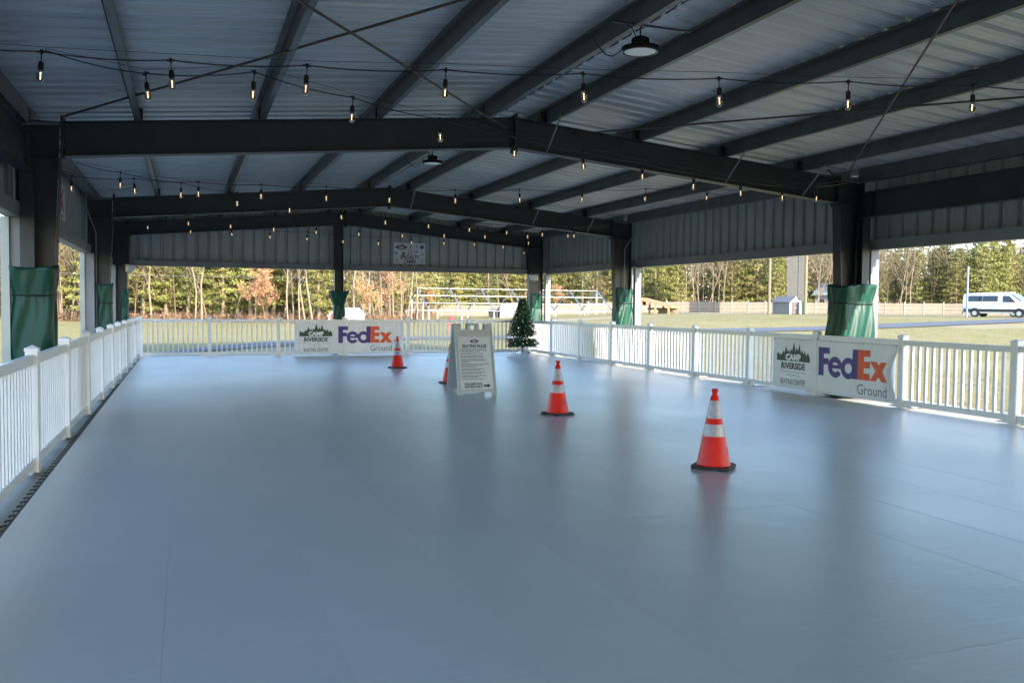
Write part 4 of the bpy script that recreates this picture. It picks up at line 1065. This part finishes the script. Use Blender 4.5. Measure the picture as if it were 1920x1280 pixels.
# red marker cone and board out on the grass
q = gpt(846, 620); q = CP+(q-CP)*1.0; mk = empty('field_marker', (q.x, q.y, G(q.x, q.y)), viewrot(846), 'red cone shaped marker on the grass beyond the sign board', 'marker')
D_ = (q-CP).dot(FW); k_ = D_/F_PX
m = MB(); m.lathe([(7*k_, (620-600)*k_), (0, (620-590)*k_)], 12, close=False); m.build('cone_top', REDW, mk)
m = MB(); m.box((-9*k_, -.02, 9*k_), (12*k_, .02, 14*k_)); m.box((-9*k_, -.02, 0), (-5*k_, .02, 8.9*k_)); m.build('marker_board', REDW, mk)
# poles and tower
def upole(px, D, h, r, label, mt=POLE, top=True, group='poles standing by the far fence'):
    P = far(px, D); o = empty('utility_pole', P, viewrot(px), label, 'pole', group)
    m = MB(); m.tube([(0, 0, -.5), (0, 0, h)], r, 10, r1=r*.8); m.build('pole_shaft', mt, o)
    if top:
        m = MB(); m.box((-1.0, -.06, h-.7), (1.0, .06, h-.58)); m.build('crossarm', mt, o)
    return o
upole(1442, 105, 10.5, .19, 'pale wooden utility pole standing just left of the grey shed')
p2_ = upole(1510, 104, 10.8, .20, 'wooden utility pole standing right of the grey shed with a meter box')
m = MB(); m.box((-.42, -.2, -.3), (-.22, .2, 1.5)); m.build('meter_box', mat('dark_green_box', (.02, .06, .05), None), p2_)
P = far(1494, 116); tw = empty('clad_tower', (P.x, P.y, P.z), viewrot(1494), 'tall square grey clad tower rising behind the grey shed', 'tower')
TWM = mat('tower_cladding', (.10, .092, .08), (.13, .118, .10), 1.5, .8, stretch=(1, 1, 4))
m = MB(); m.box((-1.25, 0, -.5), (1.0, 2.2, 15)); m.build('tower_wall', TWM, tw)
for i in range(40):
    m = MB(); m.box((-1.24, -.015, .2+i*.36), (.99, -.001, .2+i*.36+.33)); m.build('cladding_board', TWM, tw)
for x in (-1.27, .12, .98):
    m = MB(); m.box((x, -.07, -.4), (x+.12, -.0155, 15)); m.build('corner_batten', SHROOF, tw)
P = far(1813, 76); mp_ = empty('metal_pole', P, 0, 'thin grey metal pole in front of the white van', 'pole')
m = MB(); m.tube([(0, 0, -.3), (0, 0, 4.35)], .085, 8); m.build('pole_shaft', GPIPE, mp_); m = MB(); m.tube([(0, 0, 4.3505), (0, 0, 4.42)], .095, 8); m.build('pole_cap', GPIPE, mp_)
# wire across the left trees
w0, w1 = far(60, 74), far(760, 84); m = MB(); pts = []
for k in range(21):
    t = k/20; p = w0.lerp(w1, t); pts.append((p.x, p.y, 3.85+.1*t-.5*4*t*(1-t)*.3)); 
m.tube(pts, .010, 4); tag(m.build('overhead_wire', GPIPE), 'thin pale overhead wire stretched in front of the pines at the left', 'wire')
# house among the trees
P = far(1528, 150); hs_ = empty('house', (P.x, P.y, P.z), viewrot(1545)+R(-20), 'grey roofed house half hidden by brush behind the board fence', 'house')
m = MB(); m.box((0, 0, -.3), (6, 6, 3.0)); m.build('wall', mat('blue_grey_siding', (.30, .33, .38), (.34, .37, .42), 3, .7), hs_)
m = MB(); m.hexa([(-.4, -.5, 2.95), (6.4, -.5, 2.95), (6.4, 3, 4.9), (-.4, 3, 4.9), (-.4, -.5, 3.1), (6.4, -.5, 3.1), (6.4, 3, 5.05), (-.4, 3, 5.05)]); m.hexa([(-.4, 3.001, 4.9), (6.4, 3.001, 4.9), (6.4, 6.5, 2.95), (-.4, 6.5, 2.95), (-.4, 3.001, 5.05), (6.4, 3.001, 5.05), (6.4, 6.5, 3.1), (-.4, 6.5, 3.1)]); m.build('roof', mat('pale_roof', (.30, .33, .32), None), hs_)
for x in (.8, 2.4, 4.2):
    m = MB(); m.box((x, -.03, 1.1), (x+.8, -.001, 2.3)); m.build('window', GLD, hs_)
# ------------------------------------------------------------------ vehicles
CARW = mat('white_car_paint', (.74, .76, .80), None, rough=.28, coat=.6)
CARD = mat('dark_car_paint', (.03, .035, .06), None, rough=.3, coat=.6)
TRIMD = mat('black_trim', (.02, .02, .022), None, rough=.5)
RIM = mat('wheel_rim', (.5, .5, .52), None, rough=.35, metal=.6)
HL = mat('headlight_lens', (.75, .78, .8), None, rough=.1, coat=.5)
def loft(mb, secs):
    "secs: list of (x, [(y,z)...]) closed sections"
    n = len(secs[0][1]); idx = []
    for x, pts in secs:
        idx.append(len(mb.v)); mb.v += [(x, y, z) for y, z in pts]
    for a, b in zip(idx, idx[1:]):
        for j in range(n): mb.f.append((a+j, a+(j+1) % n, b+(j+1) % n, b+j)); mb.m.append(0)
    mb.f.append(tuple(idx[0]+j for j in reversed(range(n)))); mb.m.append(0); mb.f.append(tuple(idx[-1]+j for j in range(n))); mb.m.append(0)
def vehicle(kind, loc, rz, label, cat, paint):
    o = empty(kind, loc, rz, label, cat)
    van = kind == 'passenger_van'
    # top profile along x (front = +x)
    if van:
        L = 5.6; tops = [(-2.8, 1.0, 1.75, .93), (-2.78, 1.55, 2.0, .95), (-2.6, 1.6, 2.10, .96), (-1, 1.62, 2.14, .97), (.6, 1.62, 2.14, .97), (1.05, 1.60, 2.06, .96), (1.5, 1.45, 1.72, .96), (1.95, 1.15, 1.36, .95), (2.45, 1.0, 1.16, .93), (2.72, .8, .98, .86), (2.8, .6, .8, .78)]
        belt = 1.32; wy = .98; wx = (-1.75, 1.85); wr = .34
    else:
        L = 4.8; tops = [(-2.4, .9, 1.5, .88), (-2.3, 1.2, 1.72, .9), (-1, 1.4, 1.80, .92), (.3, 1.4, 1.78, .92), (.8, 1.2, 1.5, .92), (1.2, 1.0, 1.16, .92), (2.0, .9, 1.06, .9), (2.3, .8, .92, .84), (2.4, .6, .8, .76)]
        belt = 1.1; wy = .93; wx = (-1.45, 1.5); wr = .35
    secs = []
    for x, zs_, zt, hw in tops:
        zb_ = .32 if abs(x) < L/2-.15 else .42
        b2 = min(belt, zs_)
        pts = [(-hw*.92, zb_), (-hw, zb_+.12), (-hw, b2*.8), (-hw*.985, b2), (-hw*.90, min(zt-.10, max(b2+.02, zt-.22))), (-hw*.78, zt-.03), (-hw*.4, zt), (hw*.4, zt), (hw*.78, zt-.03), (hw*.90, min(zt-.10, max(b2+.02, zt-.22))), (hw*.985, b2), (hw, b2*.8), (hw, zb_+.12), (hw*.92, zb_)]
        secs.append((x, pts))
    m = MB(); loft(m, secs); b = m.build('body', paint, o, smooth=True); smooth_by_angle(b, 40)
    hw = .97 if van else .92
    for s in (-1, 1):
        def side(x0, x1, z0, z1, name, mt, x1t=None, out=.004):
            m = MB(); t = .985; xt = x1 if x1t is None else x1t
            ya, yb = s*(hw*(.985 if z0 > belt-.05 else 1)+out), s*(hw*.905+out+.012 if z1 > belt+.2 else hw+out)
            m.hexa([(x0, ya-s*.02, z0), (x1, ya-s*.02, z0), (x1, ya, z0), (x0, ya, z0), (x0, yb-s*.02, z1), (xt, yb-s*.02, z1), (xt, yb, z1), (x0, yb, z1)]); return m.build(name, mt, o)
        if van:
            side(-2.35, -1.15, 1.36, 1.86, 'side_window', GLD); side(-1.12, .12, 1.36, 1.86, 'side_window', GLD); side(.50, 1.55, 1.30, 1.86, 'side_window', GLD, 1.02)
            side(-2.7, 2.6, .46, .70, 'side_trim', TRIMD, out=.014)
            for x in (.22, -.2): side(x, x+.12, 1.16, 1.20, 'door_handle', TRIMD, out=.02)
        else:
            side(-1.9, -.7, 1.14, 1.5, 'side_window', GLD); side(-.65, .75, 1.14, 1.5, 'side_window', GLD, .45)
        for x in wx:
            m = MB(); m.tube([(x, s*(wy-.22), wr), (x, s*(wy+.015), wr)], wr, 24); wo = m.build('wheel', BLACK, o)
            m = MB(); m.tube([(x, s*(wy+.0152), wr), (x, s*(wy+.03), wr)], wr*.58, 18); m.build('rim', RIM, wo)
            m = MB(); pts = [(x+(wr+.06)*cos(a), s*(hw+.008), wr+(wr+.06)*sin(a)) for a in [pi*k/12 for k in range(13)]]; m.tube(pts, .05, 5); m.build('wheel_arch', TRIMD, o)
        m = MB(); xf = 2.66 if van else 2.28; m.hexa([(xf-.35, s*.62, .86), (xf+.02, s*.55, .84), (xf-.02, s*.90, .84), (xf-.35, s*.935, .88), (xf-.40, s*.66, 1.06), (xf-.06, s*.58, .98), (xf-.12, s*.86, .98), (xf-.42, s*.92, 1.06)]); m.build('headlight', HL, o)
        m = MB(); m.box((1.15 if van else .7, s*(hw+.03), belt+.05), (1.3 if van else .85, s*(hw+.20), belt+.30)); q = m.build('wing_mirror', TRIMD, o); bev(q, .03)
    m = MB()
    if van: m.hexa([(1.14, -.80, 2.02), (1.14, .80, 2.02), (1.98, .86, 1.38), (1.98, -.86, 1.38), (1.17, -.80, 2.045), (1.17, .80, 2.045), (2.01, .86, 1.402), (2.01, -.86, 1.402)])
    else: m.hexa([(.36, -.74, 1.76), (.36, .74, 1.76), (1.18, .80, 1.18), (1.18, -.80, 1.18), (.38, -.74, 1.785), (.38, .74, 1.785), (1.20, .80, 1.205), (1.20, -.80, 1.205)])
    m.build('windscreen', mat('sky_glass', (.16, .20, .26), None, rough=.08, spec=.8), o)
    xf = 2.77 if van else 2.36
    m = MB(); m.box((xf-.05, -.55, .68), (xf+.055, .55, .95)); m.build('grille', TRIMD, o)
    m = MB(); m.box((xf-.3, -.88, .34), (xf+.07, .88, .58)); q = m.build('front_bumper', TRIMD, o); bev(q, .04)
    m = MB(); m.box((xf+.071, -.26, .44), (xf+.082, .26, .56)); m.build('number_plate', mat('yellow_plate', (.65, .30, .03), None), o)
    m = MB(); m.box((-L/2-.04, -.88, .34), (-L/2+.2, .88, .62)); m.build('rear_bumper', TRIMD, o)
    if van: m = MB(); m.box((-.3, -.5, 2.141), (1.0, .5, 2.17)); m.build('roof_pod', WHITE, o)
    return o
P = far(1876, 76); vv = viewrot(1869)
vehicle('passenger_van', (P.x, P.y, P.z+.02), vv-R(21), 'white passenger van with dark side windows parked beyond the path at the right', 'van', CARW)
P = far(1938, 82); vehicle('parked_car', (P.x, P.y, P.z+.02), vv-R(15), 'dark blue car mostly hidden behind the white van', 'car', CARD)

# ------------------------------------------------------------------ trees
def leafclump(mb, c, rx, rz_, n, size, r, wid=.3, up=.25):
    for _ in range(n):
        while True:
            p = Vector((r.uniform(-1, 1), r.uniform(-1, 1), r.uniform(-1, 1)))
            if p.length < 1: break
        q = Vector((c.x+p.x*rx, c.y+p.y*rx, c.z+p.z*rz_))
        u = Vector((r.gauss(0, 1), r.gauss(0, 1), r.gauss(0, .6)+up)).normalized()*size*r.uniform(.6, 1.2)
        v = u.cross(Vector((r.gauss(0, 1), r.gauss(0, 1), r.gauss(0, 1)))).normalized()*size*wid
        mb.face([q-v, q+u*.5-v*.6, q+u+v*.3, q+v])
def pine_tree(seed, H, dark=False, low=.16):
    r = random.Random(seed); t = MB(); lean = r.uniform(-.02, .02)
    pts = [(lean*z, .1*sin(z*.4+seed)*.6, z) for z in [H*k/7 for k in range(8)]]; pts[0] = (0, 0, -.6); t.tube(pts, H*.016+.05, 8, r1=.05)
    c = MB(); nb = int(H*4.2)
    for k in range(nb):
        f = low+(1-low)*(k/nb)**.9; z = H*f; a = k*2.399+r.uniform(-.4, .4)
        L = (H*.24)*(1-.80*((f-low)/(1-low))**1.3)*r.uniform(.65, 1.15) if not dark else H*.20*(1-.9*((f-low)/(1-low)))*r.uniform(.8, 1.1)+.2
        droop = r.uniform(-.05, .22) if not dark else -.12
        p0 = Vector((lean*z, 0, z)); d = Vector((cos(a), sin(a), droop)); tip = p0+d*L
        t.tube([p0, p0+d*L*.5+Vector((0, 0, -.05*L)), tip], .035*L/2+.02, 3, r1=.012, cap=False)
        m_ = max(3, int(L*2.6))
        for i in range(m_):
            s = .30+.72*i/(m_-1); q = p0+d*L*s+Vector((r.gauss(0, .10*L), r.gauss(0, .10*L), r.uniform(-.05, .15)))
            leafclump(c, q, .22*L*(1.15-s*.5)+.26, .16+.04*L, 17, .36 if not dark else .28, r, .17, .5 if not dark else 0)
    return t.mesh('trunk', BARK, True), c.mesh('crown', PINED if dark else PINE)
def bare_tree(seed, H, bark, spread=.5, leaves=0, n0=5):
    r = random.Random(seed); t = MB(); c = MB(); tips = []
    def grow(p, d, L, rad, lvl):
        q = p; n = 3; pts = [p]
        for i in range(n):
            d = (d+Vector((r.gauss(0, .10), r.gauss(0, .10), .06))).normalized(); q = q+d*L/n; pts.append(q)
        t.tube(pts, rad, 6 if lvl == 0 else (4 if lvl == 1 else 3), r1=max(rad*.45, .008), cap=False)
        if lvl >= 3: tips.append(pts[-1]); tips.append(pts[1]); return
        k = [9, 5, 4][lvl]
        for i in range(k):
            s = (.30 if lvl == 0 else .25)+(.7)*(i+.6)/k; j = min(n-1, int(s*n)); pp_ = pts[j].lerp(pts[j+1], s*n-j)
            a = r.uniform(0, 6.28); side = Vector((cos(a), sin(a), r.uniform(.1, .7))).normalized()
            nd = (d*(1-spread)+side*spread).normalized(); grow(pp_, nd, L*r.uniform(.38, .55), rad*.36, lvl+1)
    grow(Vector((0, 0, -.5)), Vector((r.gauss(0, .05), r.gauss(0, .05), 1)).normalized(), H, H*.007+.02, 0)
    if leaves:
        for p in tips:
            if r.random() < .85 and p.z > H*.18: leafclump(c, p, .42, .34, leaves, .20, r, .45, 0)
    return t.mesh('trunk', bark, True), (c.mesh('crown', OAK) if leaves else None)
PIN = [pine_tree(s, h, False, lo) for s, h, lo in ((1, 11, .10), (2, 12, .14), (3, 10, .08), (4, 12.5, .18))]
SPR = [pine_tree(s, h, True, .06) for s, h in ((11, 9), (12, 11))]
BAR = [bare_tree(s, h, b, sp) for s, h, b, sp in ((21, 12, BARKP, .5), (22, 10, BARK, .6), (23, 13, BARKP, .42), (24, 9, BARK, .62), (25, 12, BARKP, .55))]
OKT = [bare_tree(s, h, BARK, .6, l) for s, h, l in ((31, 7.5, 9), (32, 6.2, 10), (33, 9, 7))]
TREES = []
def tree(kind, px, D, s, label, group, dz=0):
    name, lib, cat = {'pine': ('pine_tree', PIN, 'pine tree'), 'spruce': ('spruce_tree', SPR, 'spruce tree'), 'bare': ('bare_tree', BAR, 'bare tree'), 'oak': ('oak_tree', OKT, 'oak tree')}[kind]
    i = rnd.randrange(len(lib)); P = far(px, D)
    o = empty(name, (P.x, P.y, P.z+dz), rnd.uniform(0, 6.28), label, cat, group); TREES.append((px, o)); o.scale = (s, s, s*rnd.uniform(.92, 1.1))
    link('trunk', lib[i][0], o)
    if lib[i][1]: link('crown', lib[i][1], o)
    return o
def line(px):
    "distance of the wood's edge"
    return 78 if px < 690 else (78+(px-690)/90*26 if px < 780 else (139 if px > 840 else 104+(px-780)/60*35))
def where(px):
    for a, s in ((130, 'left of near left column'), (185, 'between the left columns'), (260, 'at left end of far opening'), (340, 'behind far fence left part'), (430, 'left of the rusty oaks'), (560, 'around the rusty oaks'), (640, 'behind the far banner'), (760, 'between playhouse and pipe frame'),
                 (860, 'behind pipe frame left end'), (990, 'behind white storage shed'), (1160, 'behind pipe frame right end'), (1290, 'behind the timber lean-to'), (1370, 'right of the timber lean-to'), (1480, 'behind the grey shed'), (1620, 'near half hidden house'), (1730, 'right of near right column'), (1830, 'just left of white van')):
        if px < a: return s
    return 'behind the white van'
used = {}
def lab(kind, row, px):
    k = {'pine': 'green pine', 'spruce': 'dark spruce', 'bare': 'leafless tree', 'oak': 'rust leaved oak'}[kind]
    r_ = {0: 'at the wood edge', 1: 'in second line', 2: 'deep in wood'}[row]
    return k+' '+r_+', '+where(px)
front = [('bare', 60), ('bare', 84), ('bare', 104), ('bare', 118), ('bare', 133), ('bare', 147), ('pine', 168), ('bare', 180), ('pine', 206), ('bare', 232), ('bare', 252), ('pine', 268), ('bare', 285), ('pine', 312), ('bare', 330), ('pine', 352), ('bare', 366), ('bare', 379), ('bare', 392), ('pine', 418), ('bare', 436), ('pine', 470), ('oak', 478), ('oak', 497), ('bare', 530), ('bare', 540), ('bare', 551), ('bare', 562), ('bare', 574), ('bare', 588), ('pine', 598), ('bare', 612), ('bare', 630), ('pine', 650), ('bare', 664), ('bare', 672), ('bare', 683), ('oak', 698), ('bare', 705), ('bare', 716), ('oak', 728), ('bare', 738), ('bare', 752), ('bare', 762), ('bare', 780),
 ('oak', 800), ('oak', 822), ('bare', 832), ('bare', 846), ('pine', 862), ('pine', 892), ('spruce', 915), ('bare', 935), ('pine', 950), ('bare', 966), ('pine', 985), ('pine', 1030), ('oak', 1045), ('pine', 1062), ('spruce', 1092), ('spruce', 1118), ('oak', 1130), ('pine', 1160), ('spruce', 1185), ('spruce', 1205), ('pine', 1228), ('pine', 1248), ('pine', 1270), ('bare', 1284), ('bare', 1300), ('bare', 1312), ('bare', 1322), ('bare', 1335), ('bare', 1346), ('bare', 1358), ('pine', 1372), ('bare', 1384), ('pine', 1398), ('pine', 1420), ('bare', 1432), ('pine', 1452), ('pine', 1470), ('bare', 1486), ('bare', 1520), ('bare', 1536), ('bare', 1550), ('bare', 1566), ('bare', 1590),
 ('bare', 1622), ('bare', 1632), ('bare', 1641), ('bare', 1652), ('bare', 1663), ('bare', 1674), ('bare', 1685), ('bare', 1696), ('bare', 1708), ('spruce', 1718), ('bare', 1728), ('bare', 1740), ('spruce', 1750), ('pine', 1768), ('bare', 1780), ('pine', 1792), ('pine', 1812), ('spruce', 1826), ('pine', 1842), ('pine', 1862), ('pine', 1884), ('pine', 1908), ('bare', 1925), ('pine', 1940), ('pine', 1975)]
for kind, px in front:
    s = rnd.uniform(.85, 1.15); D = line(px)+rnd.uniform(-1.5, 5)+(2 if px > 780 else 0)
    if kind == 'oak': D -= 2.5; s *= (.50 if px < 760 else .42)
    if kind == 'pine' and px < 760: s *= .85; D += 2
    if kind == 'bare' and px < 760: s *= .9
    tree(kind, px, D, s, lab(kind, 0, px), 'trees along the edge of the wood')
for row, step, dd in ((1, 21, 9), (2, 27, 20)):
    px = 40
    while px < 2000:
        bareish = px < 200 or 520 < px < 780 or 1290 < px < 1360 or 1500 < px < 1740
        kind = rnd.choices(['pine', 'spruce', 'bare'], [1, .25, 3.2] if bareish else [3, .7, 1.0])[0]
        tree(kind, px+rnd.uniform(-8, 8), line(px)+dd+rnd.uniform(-3, 4), rnd.uniform(.9, 1.25), lab(kind, row, px), 'trees deeper in the wood'); px += step*(.8 if px < 780 else .9)
ORD = ['leftmost', 'second from left', 'third from left', 'fourth from left', 'fifth from left', 'sixth from left', 'seventh from left', 'eighth from left', 'ninth from left', 'tenth from left']
byl = {}
for px, o in sorted(TREES, key=lambda t: t[0]): byl.setdefault(o['label'], []).append(o)
for l, os_ in byl.items():
    if len(os_) > 1:
        for k, o in enumerate(os_): o['label'] = (ORD[k] if k < 10 else 'further right')+' '+l
# brush under the trees
r = random.Random(5); m = MB(); m2 = MB()
for k in range(1500):
    px = r.uniform(20, 2050); D = line(px)+r.uniform(-1, 12)+(1 if px > 780 else 0); P = far(px, D); h = r.uniform(.4, 1.3)*(1 if px < 780 else 2.2)
    for j in range(5):
        a = r.uniform(0, 6.28); sp = r.uniform(.1, .8); q = Vector((P.x+sp*cos(a)*.4, P.y+sp*sin(a)*.4, P.z)); e = q+Vector((cos(a)*sp, sin(a)*sp, h*r.uniform(.6, 1)))
        w_ = Vector((-sin(a), cos(a), 0))*.022; m.face([q-w_, q+w_, e+w_*.4, e-w_*.4])
        e2 = q.lerp(e, .6)+Vector((r.uniform(-.5, .5), r.uniform(-.5, .5), .4*h)); f_ = q.lerp(e, .4); m.face([f_-w_*.6, f_+w_*.6, e2+w_*.3, e2-w_*.3])
    if r.random() < .55: leafclump(m2, P+Vector((0, 0, .35)), .9, .45, 14, .20, r, .5, 0)
tag(m.build('underbrush', BRUSH, fix=False), kind='stuff'); tag(m2.build('leaf_litter', LITTER, fix=False), kind='stuff')
# far wood: one mass behind
m = MB()
for k in range(12000):
    px = r.uniform(-150, 2200); D = line(px)+r.uniform(26, 45); P = far(px, D); z = r.uniform(.2, 12.5)
    leafclump(m, P+Vector((0, 0, z)), 1.3, .6, 5, .85, r, .28, .2)
tag(m.build('distant_woods', PINED, fix=False), kind='stuff')
m = MB()
for k in range(9000):
    px = r.uniform(-150, 2200); D = line(px)+r.uniform(16, 40); P = far(px, D); z = r.uniform(.2, 12)
    leafclump(m, P+Vector((0, 0, z)), 1.5, .8, 6, 1.1, r, .07, .3)
tag(m.build('distant_bare_trees', FARW, fix=False), kind='stuff')
m = MB()
for k in range(420):
    px = r.uniform(-150, 2200); D = line(px)+r.uniform(22, 45); P = far(px, D); m.tube([P-Vector((0, 0, .5)), P+Vector((r.uniform(-.4, .4), 0, r.uniform(7, 10)))], .13, 4, cap=False)
tag(m.build('distant_trunks', BARKP, fix=False), kind='stuff')
